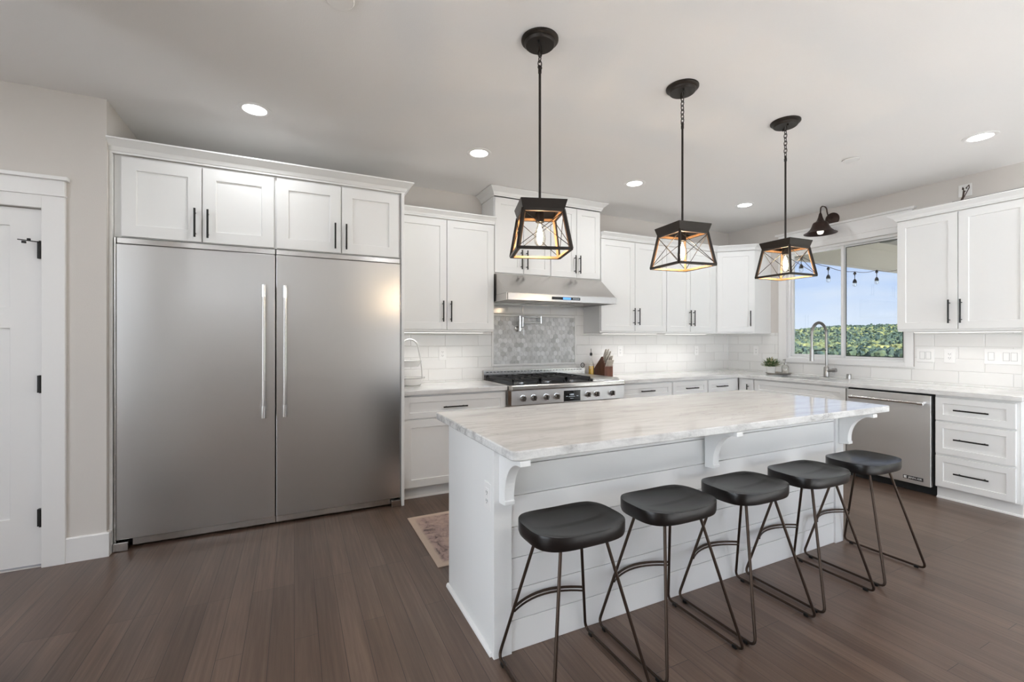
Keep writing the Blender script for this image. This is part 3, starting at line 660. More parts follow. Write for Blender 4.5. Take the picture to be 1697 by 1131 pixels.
t = cabinet('base_cabinet', 'white three-drawer base cabinet at the right end beside the dishwasher', (4.85, 1.829, 0), -PI/2, .494, BZ0, BZ1, .57,
    [('drawer', .006, .470, .657, .847, ('h', .752, .130, .335)), ('drawer', .006, .470, .380, .641, ('h', .513, .130, .335)), ('drawer', .006, .470, .106, .361, ('h', .235, .130, .335))], toe=.03, group='white base cabinets')
struct('trim_4', sweep(BM(), [(4.88, 1.829), (4.88, 1.3345), (5.42, 1.3345)], [(0, 0), (.014, 0), (.013, .006), (.009, .012), (0, .015)]), TRIM)
struct('trim_5', sweep(BM(), [(.791, 3.735), (1.735, 3.735)], [(0, 0), (.014, 0), (.013, .006), (.009, .012), (0, .015)]), TRIM)

# countertops
ct = tag(obj('countertop', slab(BM(), [.7905, 1.7345], [3.652, YW-.0005], lambda u, v: True, .867, .906, 'z'), MARBY, bevel=.005, seg=3), 'white marble countertop section between the fridges and the cooktop', 'countertop', 'perimeter countertops')
SX0, SX1, SY0, SY1 = 4.895, 5.265, 2.735, 3.40
ct = tag(obj('countertop', slab(BM(), [3.0115, 4.81, SX0, SX1, XW-.0005], [1.316, SY0, SY1, 3.652, YW-.0005],
    lambda u, v: (v > 3.652 or u > 4.81) and not (SX0 < u < SX1 and SY0 < v < SY1), .867, .906, 'z'), MARBY, bevel=.005, seg=3), 'L-shaped white marble countertop running around the corner past the sink', 'countertop', 'perimeter countertops')
# undermount sink
t = thing('sink', 'undermount stainless steel sink basin in the counter below the window', 'sink', (5.08, 3.0675, .866))
bm = BM(); x0, x1, y0, y1 = SX0-.006-5.08, SX1+.006-5.08, SY0-.006-3.0675, SY1+.006-3.0675
o_ = []
for zz, s in ((-.0, 0), (-.20, .012)):
    o_.append([bm.verts.new(p) for p in ((x0+s, y0+s, zz), (x1-s, y0+s, zz), (x1-s, y1-s, zz), (x0+s, y1-s, zz))])
for k in range(4): bm.faces.new((o_[0][k], o_[0][(k+1) % 4], o_[1][(k+1) % 4], o_[1][k]))
bm.faces.new(o_[1])
bas = obj('basin', bm, NICKEL, t); md = bas.modifiers.new('solid', 'SOLIDIFY'); md.thickness = .0015; md.offset = 1
bm = BM(); lathe(bm, [(0, 0), (.045, 0), (.045, .004), (.03, .006), (0, .006)], (0, 0, -.1985), 24); obj('drain', bm, CHROME, t)

# dishwasher
t = thing('dishwasher', 'stainless steel dishwasher with bar handle beside the three-drawer cabinet', 'dishwasher', (4.85, 2.49, 0), -PI/2)
obj('body', boxes((.006, .652, .0, .57, .10, .862)), DARKV, t)
d = obj('door', boxes((.008, .643, -.032, -.002, .078, .850)), STEELD, t, bevel=.004)
obj('kick_plate', boxes((.0, .655, .045, .56, .001, .0985)), DARKV, t)
bm = BM(); tube(bm, [(.06, -.085, .785), (.60, -.085, .785)], .0125, 14); h = smooth_by_angle(obj('handle', bm, STEELT, d), 50)
for a, b_ in ((.052, .088), (.572, .612)):
    bm = BM(); tube(bm, [(a, -.085, .785), (b_, -.085, .785)], .0165, 14); tube(bm, [((a+b_)/2, -.085, .785), ((a+b_)/2, -.0315, .785)], .015, 14); smooth_by_angle(obj('handle_cap', bm, CHROME, h), 50)
bd = obj('brand_plate', boxes((.452, .592, -.0345, -.0322, .111, .141)), DARKV, d)
def text(s, size, loc, rot, mat, parent, name='lettering', ex=.0004, sx=1):
    c = bpy.data.curves.new(name, 'FONT'); c.body = s; c.size = size; c.extrude = ex; c.align_x = 'CENTER'; c.align_y = 'CENTER'; c.materials.append(mat)
    tmp = bpy.data.objects.new('tmp', c); C.objects.link(tmp); bpy.context.view_layer.update(); me = bpy.data.meshes.new_from_object(tmp); me.materials.clear(); me.materials.append(mat); bpy.data.objects.remove(tmp); bpy.data.curves.remove(c); o = bpy.data.objects.new(name, me); link(o, parent); o.location = loc; o.rotation_euler = rot; o.scale = (sx, 1, 1); return o
text('JENN-AIR', .0225, (.537, -.0351, .126), (PI/2, 0, 0), PLASTIC, bd, sx=1.02)
bm = BM(); box(bm, .458, .478, -.0352, -.0345, .116, .136); em_ = obj('emblem', bm, PLASTIC, bd)
bm = BM(); prism(bm, [(.470, .126), (.478, .121), (.478, .131)], 'y', -.0356, -.0352); obj('emblem_notch', bm, DARKV, bd)

# ================================================================== island
IX0, IX1, IY0, IY1 = .755, 3.236, 1.712, 2.30
isl = thing('kitchen_island', 'white shiplap kitchen island base in the middle of the room', 'kitchen island', ((IX0+IX1)/2, 2.0, 0)); IC = (IX0+IX1)/2; ICy = 2.0
def IB(*b_): return [(a[0]-IC, a[1]-IC, a[2]-ICy, a[3]-ICy, a[4], a[5]) for a in b_]
obj('body', boxes(*IB((IX0+.001, IX1-.001, IY0+.012, IY1-.06, .0, .867), (IX0+.001, IX1-.001, IY1-.061, IY1, .10, .867))), WHITE, isl)
bm = BM(); z = 0.0; i = 0
while z < .866:
    zt = min(z+.1325, .8668); box(bm, .828-IC, 3.168-IC, IY0-.002-ICy, IY0+.0118-ICy, z+.0008, zt-.0022); z += .1325
obj('shiplap', bm, WHITE, isl, bevel=.0012)
obj('end_post', boxes(*IB((.742, .826, 1.699, 1.757, 0, .867))), WHITE, isl, bevel=.002)
obj('end_post', boxes(*IB((3.170, 3.255, 1.699, 1.757, 0, .867))), WHITE, isl, bevel=.002)
obj('end_panel', boxes(*IB((.747, .7548, 1.7575, 2.312, .0005, .867))), WHITE, isl, bevel=.001)
obj('end_panel', boxes(*IB((3.2365, 3.248, 1.7575, 2.312, .0005, .867))), WHITE, isl, bevel=.001)
obj('shoe_molding', prism(BM(), [(.7465-IC, 0), (.733-IC, 0), (.734-IC, .010), (.738-IC, .017), (.7465-IC, .020)], 'y', 1.72-ICy, 2.318-ICy), TRIM, isl, bevel=.001)
def corbel(xc, wd=.045):
    pts = [(1.6975, .8665), (1.503, .8665), (1.503, .845), (1.520, .845)]
    for k in range(1, 14):
        a = PI/2*k/13; pts.append((1.520+.125*math.sin(a)*1.0, .845-.155*(1-math.cos(a))))
    pts += [(1.645, .672), (1.639, .672), (1.639, .655), (1.6975, .648)]
    bm = BM(); prism(bm, [(y-ICy, z) for y, z in pts], 'x', xc-wd/2-IC, xc+wd/2-IC)
    return obj('corbel', bm, WHITE, isl, bevel=.002)
for x in (.788, 1.990, 3.222): corbel(x)
# island counter
ict = thing('island_countertop', 'large white marble slab with grey streaks on top of the island', 'countertop', (IC, 2.0, .868))
def rrect(x0, x1, y0, y1, r, n=6):
    P_ = []
    for cx_, cy_, a0 in ((x1-r, y1-r, 0), (x0+r, y1-r, PI/2), (x0+r, y0+r, PI), (x1-r, y0+r, 3*PI/2)):
        for k in range(n+1): a = a0+PI/2*k/n; P_.append((cx_+r*math.cos(a), cy_+r*math.sin(a)))
    return P_
X0, X1, Y0, Y1 = .737-IC, 3.418-IC, 1.510-2.0, 2.530-2.0
bm = BM(); rings = []
for ins, z in ((.003, 0), (0, .004), (0, .0185), (0, .033), (.0035, .038)):
    rings.append([bm.verts.new((x, y, z)) for x, y in rrect(X0+ins, X1-ins, Y0+ins, Y1-ins, .022)])
for a, b_ in zip(rings, rings[1:]):
    for k in range(len(a)):
        f = bm.faces.new((a[k], a[(k+1) % len(a)], b_[(k+1) % len(a)], b_[k])); f.material_index = 1
bm.faces.new(rings[0]); bm.faces.new(rings[-1])
obj('slab', bm, [MARB, MARBE], ict)
# outlet on the island end
def outlet(name, label, loc, rz, w_, h_, cat='outlet', items=('duplex',), group='wall outlets and switches', parent=None):
    t = thing(name, label, cat, loc, rz, group) if parent is None else None
    obj('cover_plate', boxes((-w_/2, w_/2, -.006, -.0003, -h_/2, h_/2)), PLASTIC, t, bevel=.002)
    n = len(items)
    for i, it in enumerate(items):
        xc = (i-(n-1)/2)*.046
        if it == 'duplex':
            s = obj('socket', boxes((xc-.017, xc+.017, -.0085, -.0061, -.034, .034)), PLASTIC, t, bevel=.002)
            bm = BM()
            for zc in (-.018, .018):
                box(bm, xc-.008, xc-.0055, -.0092, -.0086, zc-.005, zc+.005); box(bm, xc+.0055, xc+.008, -.0092, -.0086, zc-.005, zc+.005); box(bm, xc-.002, xc+.002, -.0092, -.0086, zc-.012, zc-.008)
            obj('slots', bm, SLOT, s)
        elif it == 'rocker':
            obj('switch_gap', boxes((xc-.0195, xc+.0195, -.0068, -.0060, -.036, .036)), BEZ, t)  # grey frame stands in for the shaded gap around the rocker
            obj('switch', boxes((xc-.0165, xc+.0165, -.0095, -.0061, -.033, .033)), PLASTIC, t, bevel=.002)
        elif it == 'dimmer':
            s = obj('switch', boxes((xc-.0165, xc+.0165, -.0085, -.0061, -.033, .033)), PLASTIC, t, bevel=.002)
            obj('slider', boxes((xc+.006, xc+.012, -.012, -.0086, -.006, .02)), PLASTIC, s)
    return t
outlet('wall_outlet', 'white outlet on the left end panel of the island', (.7468, 1.765, .660), -PI/2, .072, .117)

# black-fronted beverage fridge on the cooking side of the island
t = thing('beverage_cooler', 'black edged appliance front on the cooking side of the island', 'cooler', (1.06, 2.30, 0))
obj('door', boxes((-.304, .296, .0135, .038, .24, .862)), GLOSSB, t, bevel=.002); obj('frame', boxes((-.304, .296, .0135, .034, .115, .236)), GLOSSB, t, bevel=.002)
obj('kick_plate', boxes((-.304, .296, .001, .013, .115, .86)), DARKV, t)

# ================================================================== cooktop (range top)
RX0, RX1 = 1.7365, 3.0095; RW = RX1-RX0
t = thing('rangetop', 'stainless steel gas cooktop with seven dial knobs and black grates', 'cooktop', (RX0, 3.58, 0))
obj('body', boxes((0, RW, .03, .70, .73, .912)), STEELT, t, bevel=.002)
obj('control_panel', boxes((.001, RW-.001, .004, .0295, .735, .866)), PANELM, t, bevel=.002)
obj('front_lip', boxes((0, RW, -.012, .04, .868, .916)), STEELT, t, bevel=.010, seg=3)
obj('side_trim', boxes((-.0008, -.0001, .006, .068, .735, .865)), pbr('amber_film_edge', (.10, .055, .03), .5), t)
bg_ = obj('backguard', boxes((0, RW-.02, .655, .70, .9125, 1.008)), STEELT, t, bevel=.004)
bm = BM(); nsl = 30
for i in range(nsl):
    xa = .03+(RW-.09)*i/nsl; box(bm, xa, xa+.028, .6535, .6549, .985, .993)
obj('vent_slots', bm, GLOSSB, bg_)
for kx in (1.850, 1.959, 2.090, 2.205, 2.556, 2.659, 2.846):
    x = kx-RX0
    bm = BM(); lathe(bm, [(0, 0), (.031, 0), (.031, -.005), (.024, -.007), (0, -.007)], (x, .0035, .797), 28, 'y'); bz = smooth_by_angle(obj('knob_bezel', bm, CHROME, t), 40)
    bm = BM(); lathe(bm, [(.023, 0), (.022, -.024), (.020, -.026), (0, -.026)], (x, -.0038, .797), 28, 'y'); box(bm, x-.0055, x+.0055, -.046, -.0298, .797-.022, .797+.022)
    smooth_by_angle(obj('knob', bm, KNOBM, bz), 40)
sc_ = obj('display', boxes((.55, .735, .0, .0039, .741, .842)), GLOSSB, t, bevel=.001)
bm = BM()
for bb in ((.615, .62), (.628, .636), (.641, .649), (.654, .659)): box(bm, bb[0], bb[1], -.0012, -.0002, .796, .812)
box(bm, .60, .672, -.0012, -.0002, .783, .786); box(bm, .572, .59, -.0012, -.0002, .787, .791); box(bm, .69, .71, -.0012, -.0002, .787, .791); box(bm, .62, .655, -.0012, -.0002, .766, .769)
obj('display_readout', bm, SCRW, sc_)
obj('burner_tray', boxes((.03, .90, .06, .63, .9125, .9165)), pbr('dark_cooktop_enamel', (.05, .05, .052), .3), t, bevel=.002)
for i in range(3):
    for j in range(2):
        cx_, cy_ = .18+i*.285, .20+j*.28
        bm = BM(); lathe(bm, [(0, 0), (.055, 0), (.055, .008), (.04, .012), (0, .012)], (cx_, cy_, .917), 24); lathe(bm, [(.038, .012), (.038, .020), (.03, .023), (0, .023)], (cx_, cy_, .917), 24)
        bu = obj('burner', bm, CHROME, t)
        bm = BM(); lathe(bm, [(.030, .0232), (.028, .031), (0, .032)], (cx_, cy_, .917), 20); obj('burner_cap', bm, GRATE, bu)
for i in range(3):
    x0, x1, y0, y1 = .040+i*.287, .040+i*.287+.281, .062, .628; zt, zb = .962, .938
    bm = BM()
    for bb in ((x0, x1, y0, y0+.014), (x0, x1, y1-.014, y1), (x0, x0+.014, y0, y1), (x1-.014, x1, y0, y1), (x0, x1, (y0+y1)/2-.007, (y0+y1)/2+.007)): box(bm, *bb, zb, zt)
    for cy_ in (y0+.14, y1-.14):
        xc = (x0+x1)/2
        for dx_, dy_ in ((1, 0), (-1, 0), (0, 1), (0, -1), (.7, .7), (-.7, .7), (.7, -.7), (-.7, -.7)):
            a = Vector((xc+dx_*.03, cy_+dy_*.03, zt-.006)); b2 = Vector((xc+dx_*.135, cy_+dy_*.135, zt-.006)); tube(bm, [a, b2], .0065, 6)
    for px, py in ((x0, y0), (x1-.014, y0), (x0, y1-.014), (x1-.014, y1-.014)): box(bm, px, px+.014, py, py+.014, .9172, zb)
    obj('grate', bm, GRATE, t)
gc = obj('griddle_cover', boxes((.925, RW-.035, .055, .635, .9305, .940)), STEEL, t, bevel=.004)
obj('griddle_rim', boxes((.915, RW-.028, .045, .645, .9125, .930)), STEELT, t, bevel=.003)
# range hood
HX0, HX1 = 1.742, 2.990
t = thing('range_hood', 'wide stainless steel range hood under the cabinets over the cooktop', 'range hood', (HX0, 4.28, 0)); HW = HX1-HX0
yo = lambda y: y-4.28
bm = BM(); prism(bm, [(yo(4.272), 1.963), (yo(3.945), 1.963), (yo(3.70), 1.762), (yo(3.70), 1.7555), (yo(4.272), 1.7555)], 'x', 0, HW); obj('canopy', bm, HOODM, t, bevel=.002)
bm = BM(); ringbox(bm, 0, 1, 0, 1, .01, 0, 1) if False else None
for bb in ((.012, HW+.004, yo(3.687), yo(3.70)+.002, 1.692, 1.755), (.0, .010, yo(3.70), yo(4.272), 1.692, 1.755), (HW-.010, HW, yo(3.70), yo(4.272), 1.692, 1.755), (.01, HW-.01, yo(4.255), yo(4.272), 1.692, 1.755)): box(bm, *bb)
obj('front_rail', bm, HOODM, t, bevel=.0015)
for i in range(3):
    a = .012+i*(HW-.024)/3; bm = BM(); box(bm, a+.01, a+(HW-.024)/3-.01, yo(3.78), yo(4.23), 1.705, 1.713)
    for k in range(9): box(bm, a+.03, a+(HW-.024)/3-.03, yo(3.80)+k*.047, yo(3.80)+k*.047+.02, 1.699, 1.7049)
    obj('filter', bm, STEELT, t)
for lx in (.30, HW-.30):
    bm = BM(); lathe(bm, [(0, 0), (.03, 0), (.03, .004), (0, .004)], (lx, yo(3.74), 1.699), 20); obj('lamp_lens', bm, PLASTIC, t)
ds = obj('display', boxes((.475, .80, yo(3.6855)-.0005, yo(3.6868), 1.711, 1.738)), GLOSSB, t)
obj('display_readout', boxes((.60, .69, yo(3.6855)-.0012, yo(3.6855)-.0006, 1.714, 1.734)), SCRB, ds)
bm = BM()
for k in range(5): box(bm, .715+k*.016, .724+k*.016, yo(3.6855)-.0012, yo(3.6855)-.0006, 1.719, 1.730)
obj('buttons', bm, SCRW, ds)

# pot filler tap
t = thing('pot_filler', 'polished chrome folding pot filler tap on the mosaic panel above the cooktop', 'tap', (2.135, 4.262, 1.44))
bm = BM(); lathe(bm, [(0, 0), (.030, 0), (.030, -.008), (.014, -.014), (.012, -.062), (0, -.062)], (0, 0, 0), 24, 'y'); smooth_by_angle(obj('wall_flange', bm, CHROME, t), 40)
bm = BM(); tube(bm, [(0, -.062, -.025), (0, -.062, .135)], .014, 14); tube(bm, [(0, -.062, 0), (.045, -.062, 0)], .011, 12); smooth_by_angle(obj('riser', bm, CHROME, t), 40)
bm = BM(); tube(bm, [(-.022, -.062, .127), (.255, -.062, .127)], .008, 12); tube(bm, [(.255, -.062, .137), (.255, -.062, .055)], .010, 12); tube(bm, [(.255, -.062, .063), (.035, -.062, .063)], .007, 12); tube(bm, [(.035, -.062, .13), (.035, -.062, .02)], .007, 12)
smooth_by_angle(obj('folding_arm', bm, CHROME, t), 40)
bm = BM(); tube(bm, [(.042, -.062, 0), (.042, -.066, -.075)], .004, 8); obj('lever', bm, CHROME, t)

# ================================================================== faucet, air gap
t = thing('faucet', 'brushed nickel spring faucet with pull-down spray head behind the sink', 'faucet', (5.348, 2.964, .906))
bm = BM(); lathe(bm, [(0, 0), (.025, 0), (.029, .003), (.026, .006), (.0255, .105), (.017, .118), (0, .118)], (0, 0, 0), 24); smooth_by_angle(obj('base', bm, NICKEL, t), 40)
bm = BM(); tube(bm, [(0, -.018, .070), (0, -.062, .078)], .016, 16); tube(bm, [(0, -.062, .078), (0, -.10, .084)], .022, 16); smooth_by_angle(obj('lever', bm, NICKEL, t), 40)
arc = [(0, 0, .12), (0, 0, .33), (-.002, 0, .42)]
for k in range(13):
    a = PI*k/12; arc.append((-.135+.133*math.cos(a), 0, .475+.130*math.sin(a)))
arc += [(-.268, 0, .40)]
bm = BM(); tube(bm, arc, .0115, 12); ho = smooth_by_angle(obj('hose', bm, NICKEL, t), 60)
bm = BM(); P3 = []; A_ = [Vector(p) for p in arc[1:]]; turns = 46; seglen = []
def along(s):
    L_ = [(A_[i+1]-A_[i]).length for i in range(len(A_)-1)]; T = sum(L_)*s
    for i, l_ in enumerate(L_):
        if T <= l_ or i == len(L_)-1:
            return A_[i].lerp(A_[i+1], min(1, T/l_)), (A_[i+1]-A_[i]).normalized()
        T -= l_
for k in range(turns*8+1):
    p, d_ = along(k/(turns*8)); a = 2*PI*k/8; n1 = Vector((0, 1, 0)); n2 = d_.cross(n1); P3.append(p+(n1*math.cos(a)+n2*math.sin(a))*.0148)
tube(bm, P3, .0025, 5); obj('spring', bm, NICKEL, ho)
bm = BM(); tube(bm, [(-.268, 0, .41), (-.268, 0, .30), (-.268, 0, .29)], .011, 12); tube(bm, [(-.268, 0, .31), (-.268, 0, .185)], [.019, .022], 14); smooth_by_angle(obj('spray_head', bm, NICKEL, t), 40)
bm = BM(); tube(bm, [(0, 0, .30), (-.268, 0, .30)], .005, 10); obj('support_arm', bm, GRATE, t)
t = obj('air_gap_cap', lathe(BM(), [(0, 0), (.021, 0), (.021, .045), (.018, .052), (0, .052)], (0, 0, 0), 24), NICKEL); smooth_by_angle(t, 40); t.location = (5.34, 2.735, .906)
tag(t, 'short nickel air gap cap on the counter right of the faucet', 'air gap')

# ================================================================== things on the counters
# tray with plant and soap
TX, TY = 5.262, 3.535
t = obj('serving_tray', lathe(BM(), [(0, .004), (.10, .004), (.12, .010), (.135, .020), (.139, .020), (.124, .004), (.105, 0), (0, 0)], (0, 0, 0), 40), TRAYM); smooth_by_angle(t, 40); t.location = (5.262, 3.458, .906)
tag(t, 'round grey tray on the counter in the corner by the sink', 'tray')
t = thing('potted_plant', 'small leafy plant in a white ceramic pot on the round tray', 'plant', (5.205, 3.515, .9105)); t.scale = (1.15, 1.15, 1.2)
bm = BM(); lathe(bm, [(0, 0), (.036, 0), (.045, .07), (.047, .074), (.043, .074), (.040, .066), (0, .064)], (0, 0, 0), 32); smooth_by_angle(obj('pot', bm, CERAM, t), 40)
def foliage(mat, n, seed, R0=.075, nm='foliage'):
    rnd = random.Random(seed); bm = BM()
    for i in range(n):
        a = rnd.uniform(0, 2*PI); el = rnd.uniform(.15, 1.5); r_ = R0*rnd.uniform(.45, 1); base = Vector((math.cos(a)*.018*rnd.random(), math.sin(a)*.018*rnd.random(), .066))
        d_ = Vector((math.cos(a)*math.cos(el), math.sin(a)*math.cos(el), math.sin(el)*.95)); tip = base+d_*r_
        side = d_.cross(Vector((0, 0, 1))).normalized(); upv = side.cross(d_); wl = rnd.uniform(.004, .008); L_ = rnd.uniform(.018, .03)
        bm_ = [tip-d_*L_*.2, tip+side*wl+d_*L_*.3, tip+d_*L_, tip-side*wl+d_*L_*.3]
        v = [bm.verts.new(p) for p in bm_]; vb = [bm.verts.new(p-upv*.0008) for p in bm_]
        bm.faces.new(v); bm.faces.new(vb[::-1])
        for k in range(4): bm.faces.new((v[k], vb[k], vb[(k+1) % 4], v[(k+1) % 4]))
        tube(bm, [base, tip], .0007, 4)
    return bm
obj('foliage', foliage(LEAF, 210, 3, .088), LEAF, t); obj('foliage', foliage(LEAFT, 80, 5, .092), LEAFT, t)
t = thing('soap_dispenser', 'clear glass soap bottle with steel pump on the tray beside the plant', 'soap dispenser', (5.312, 3.408, .9105)); t.scale = (1.1, 1.1, 1.15)
bm = BM(); lathe(bm, [(0, 0), (.033, 0), (.035, .004), (.035, .075), (.028, .088), (.013, .095), (.013, .105)], (0, 0, 0), 32, cap=False); smooth_by_angle(obj('bottle', bm, BOTTLEG, t), 40)
bm = BM(); lathe(bm, [(0, .003), (.031, .003), (.031, .05), (0, .05)], (0, 0, 0), 24); obj('soap', bm, pbr('pale_soap', (.75, .72, .66), .3), t)
bm = BM(); tube(bm, [(0, 0, .10), (0, 0, .112)], .014, 16); tube(bm, [(0, 0, .112), (0, 0, .15)], .004, 10); tube(bm, [(.006, 0, .15), (-.035, 0, .148)], .005, 10); obj('pump', bm, NICKEL, t)
# knife block
t = thing('knife_block', 'brown wooden knife block full of steel-handled knives right of the cooktop', 'knife block', (3.118, 4.05, .906))
bm = BM(); prism(bm, [(-.002, 0), (.195, 0), (.195, .085), (.055, .228), (-.002, .128), (-.002, .1)], 'x', 0, .118); obj('block', bm, BLOCKM, t, bevel=.003)
D = Vector((0, -.55, .84)).normalized(); D = Vector((.02, -.42, .90)).normalized()
ks = []
for i in range(6): ks.append((.016+i*.0172, .004, .124, .085, .0075))
for i, (x_, y_) in enumerate(((.02, .02), (.05, .022), (.08, .02), (.10, .02))): ks.append((x_, y_+.004, .158, .10, .009))
for i, (x_, y_) in enumerate(((.018, .036), (.045, .038), (.075, .038))): ks.append((x_, y_, .190, .12, .010))
for i, (x_, y_) in enumerate(((.025, .052), (.06, .052))): ks.append((x_, y_, .216, .12, .011))
for x_, y_, z_, L_, r_ in ks:
    p = Vector((x_, y_, z_-.01)); bm = BM()
    tube(bm, [p, p+D*.02, p+D*(L_*.55), p+D*L_*.93, p+D*L_], [r_*.75, r_*.8, r_, r_*.95, r_*.6], 8)
    smooth_by_angle(obj('knife_handle', bm, STEELH, t), 60)
# oil bottle
t = thing('oil_bottle', 'clear glass bottle of yellow cooking oil with pour spout beside the knife block', 'bottle', (3.045, 4.20, .906))
bm = BM(); lathe(bm, [(0, 0), (.032, 0), (.033, .004), (.033, .13), (.026, .165), (.012, .195), (.0105, .235), (.013, .24)], (0, 0, 0), 28, cap=False); smooth_by_angle(obj('bottle', bm, BOTTLEG, t), 40)
bm = BM(); lathe(bm, [(0, .003), (.0315, .003), (.0315, .118), (0, .118)], (0, 0, 0), 28); obj('oil', bm, OILM, t)
bm = BM(); lathe(bm, [(0, .236), (.014, .236), (.015, .262), (.008, .27), (0, .27)], (0, 0, 0), 20); tube(bm, [(0, 0, .268), (0, 0, .315)], .003, 8); obj('spout', bm, GLOSSB, t)
# small dial timer on the cooktop backguard
t = thing('dial_timer', 'small round dial timer standing on the backguard right end', 'timer', (2.936, 4.215, 1.036))
bm = BM(); tube(bm, [(math.cos(2*PI*k/28)*.023, -.006, math.sin(2*PI*k/28)*.023) for k in range(28)], .0045, 8, closed=True); obj('ring', bm, IRON, t)
bm = BM(); lathe(bm, [(0, -.004), (.021, -.004), (.021, .008), (0, .008)], (0, 0, 0), 28, 'y'); obj('dial', bm, PLASTIC, t)
bm = BM(); lathe(bm, [(0, -.010), (.006, -.010), (.006, -.0042), (0, -.0042)], (0, 0, 0), 12, 'y'); tube(bm, [(0, -.007, 0), (.012, -.007, .009)], .0018, 6); obj('pointer', bm, IRON, t)
# two tier stand, left counter
t = thing('tiered_stand', 'white two-tier serving stand with an arched handle beside the fridge', 'stand', (.940, 4.05, .906))
def dish(z, R0, h): return lathe(BM(), [(0, 0), (R0*.72, 0), (R0*.80, .01), (R0*.92, h*.8), (R0, h), (R0-.004, h), (R0*.88, h*.75), (R0*.76, .014), (0, .006)], (0, 0, z), 48)
for z, R0, h in ((0.012, .135, .062), (.175, .105, .052)):
    dd = smooth_by_angle(obj('dish', dish(z, R0, h), CERAM, t), 40)
    bm = BM(); tube(bm, [(math.cos(2*PI*k/48)*R0, math.sin(2*PI*k/48)*R0, z+h) for k in range(48)], .0028, 6, closed=True); obj('rim', bm, RIMM, dd)
bm = BM(); ap = [(.118, 0, .064), (.112, 0, .16), (.100, 0, .24), (.088, 0, .30)]+[(.08*math.cos(PI*k/12), 0, .33+.092*math.sin(PI*k/12)) for k in range(1, 12)]+[(-.088, 0, .30), (-.100, 0, .24), (-.112, 0, .16), (-.118, 0, .064)]
tube(bm, ap, .0075, 10); smooth_by_angle(obj('arched_handle', bm, CERAM, t), 60)
bm = BM(); lathe(bm, [(0, 0), (.10, 0), (.10, .004), (.07, .0125), (0, .0125)], (0, 0, 0), 32); obj('foot', bm, CERAM, t)

# outlets and switches
outlet('wall_outlet', 'white outlet on the back tiles above the counter left of the cooktop', (1.315, YW-.0102, 1.187), 0, .078, .125)
outlet('wall_outlet', 'white outlet on the back tiles behind the knife block', (3.522, YW-.0102, 1.185), 0, .078, .125)
outlet('wall_outlet', 'white outlet on the back tiles under the cabinet near the corner', (4.795, YW-.0102, 1.178), 0, .075, .12)
outlet('wall_outlet', 'white outlet on the side tiles between the corner and the window', (XW-.0102, 3.857, 1.178), -PI/2, .075, .12)
outlet('light_switch', 'white double rocker switch plate nearest the window', (XW-.0102, 2.117, 1.175), -PI/2, .133, .128, 'switch', ('rocker', 'rocker'))
outlet('wall_outlet', 'white single outlet between the two switch plates on the side tiles', (XW-.0102, 1.941, 1.176), -PI/2, .080, .130)
outlet('light_switch', 'wide white four-gang switch plate under the right wall cabinet', (XW-.0102, 1.600, 1.180), -PI/2, .222, .131, 'switch', ('rocker', 'dimmer', 'rocker', 'rocker'))
# cable outlet above right cabinet
t = thing('wall_outlet', 'white cable plate high on the wall above the right cabinet', 'outlet', (XW-.0002, 1.839, 2.668), -PI/2)
obj('cover_plate', boxes((-.045, .045, -.006, -.0003, -.052, .055)), PLASTIC, t, bevel=.002)
bm = BM()
for x_, z_ in ((-.012, .012), (.012, .016), (0, -.008)): tube(bm, [(x_, -.006, z_), (x_, -.022, z_)], .005, 10)
obj('connectors', bm, BLACK, t)
for i, pts in enumerate(([(XW-.024, 1.851, 2.680), (XW-.05, 1.84, 2.688), (XW-.075, 1.825, 2.67), (XW-.08, 1.83, 2.60), (XW-.09, 1.86, 2.52), (XW-.10, 1.875, 2.499)], [(XW-.024, 1.827, 2.684), (XW-.045, 1.80, 2.700), (XW-.07, 1.79, 2.67), (XW-.085, 1.82, 2.59), (XW-.10, 1.84, 2.52), (XW-.12, 1.85, 2.499)], [(XW-.024, 1.839, 2.66), (XW-.045, 1.83, 2.655), (XW-.06, 1.83, 2.61), (XW-.08, 1.85, 2.54), (XW-.09, 1.89, 2.499)])):
    tag(obj('cable', tube(BM(), pts, .0035, 8), CABLE), ['upper curl of thin dark cable from the cable plate onto the cabinet', 'outermost looping dark cable from the cable plate onto the cabinet', 'shortest dark cable dropping from the cable plate onto the cabinet'][i], 'cable', 'cables from the high wall plate')
tag(obj('cable_raceway', boxes((5.06, 5.075, 1.36, 1.80, 2.4975, 2.505)), BLACK, bevel=.002), 'long thin black strip lying on top of the right cabinet molding', 'strip')

# rug
t = obj('bounce_rug', boxes((1.3, 5.2, -2.4, -.05, .0005, .012)), pbr('cream_bounce_rug', (.78, .77, .755), .95, bump=.3, bscale=300), bevel=.004); tag(t, 'unseen cream rug added behind the camera to bounce sunlight upward', 'rug')  # pale rug added out of view to bounce sun onto the ceiling
t = obj('rug', boxes((-1.10, 1.10, -.395, .395, 0, .007)), RUGM, bevel=.003); t.location = (1.850, 2.918, .0005)
tag(t, 'faded pink patterned runner rug on the floor behind the island', 'rug')

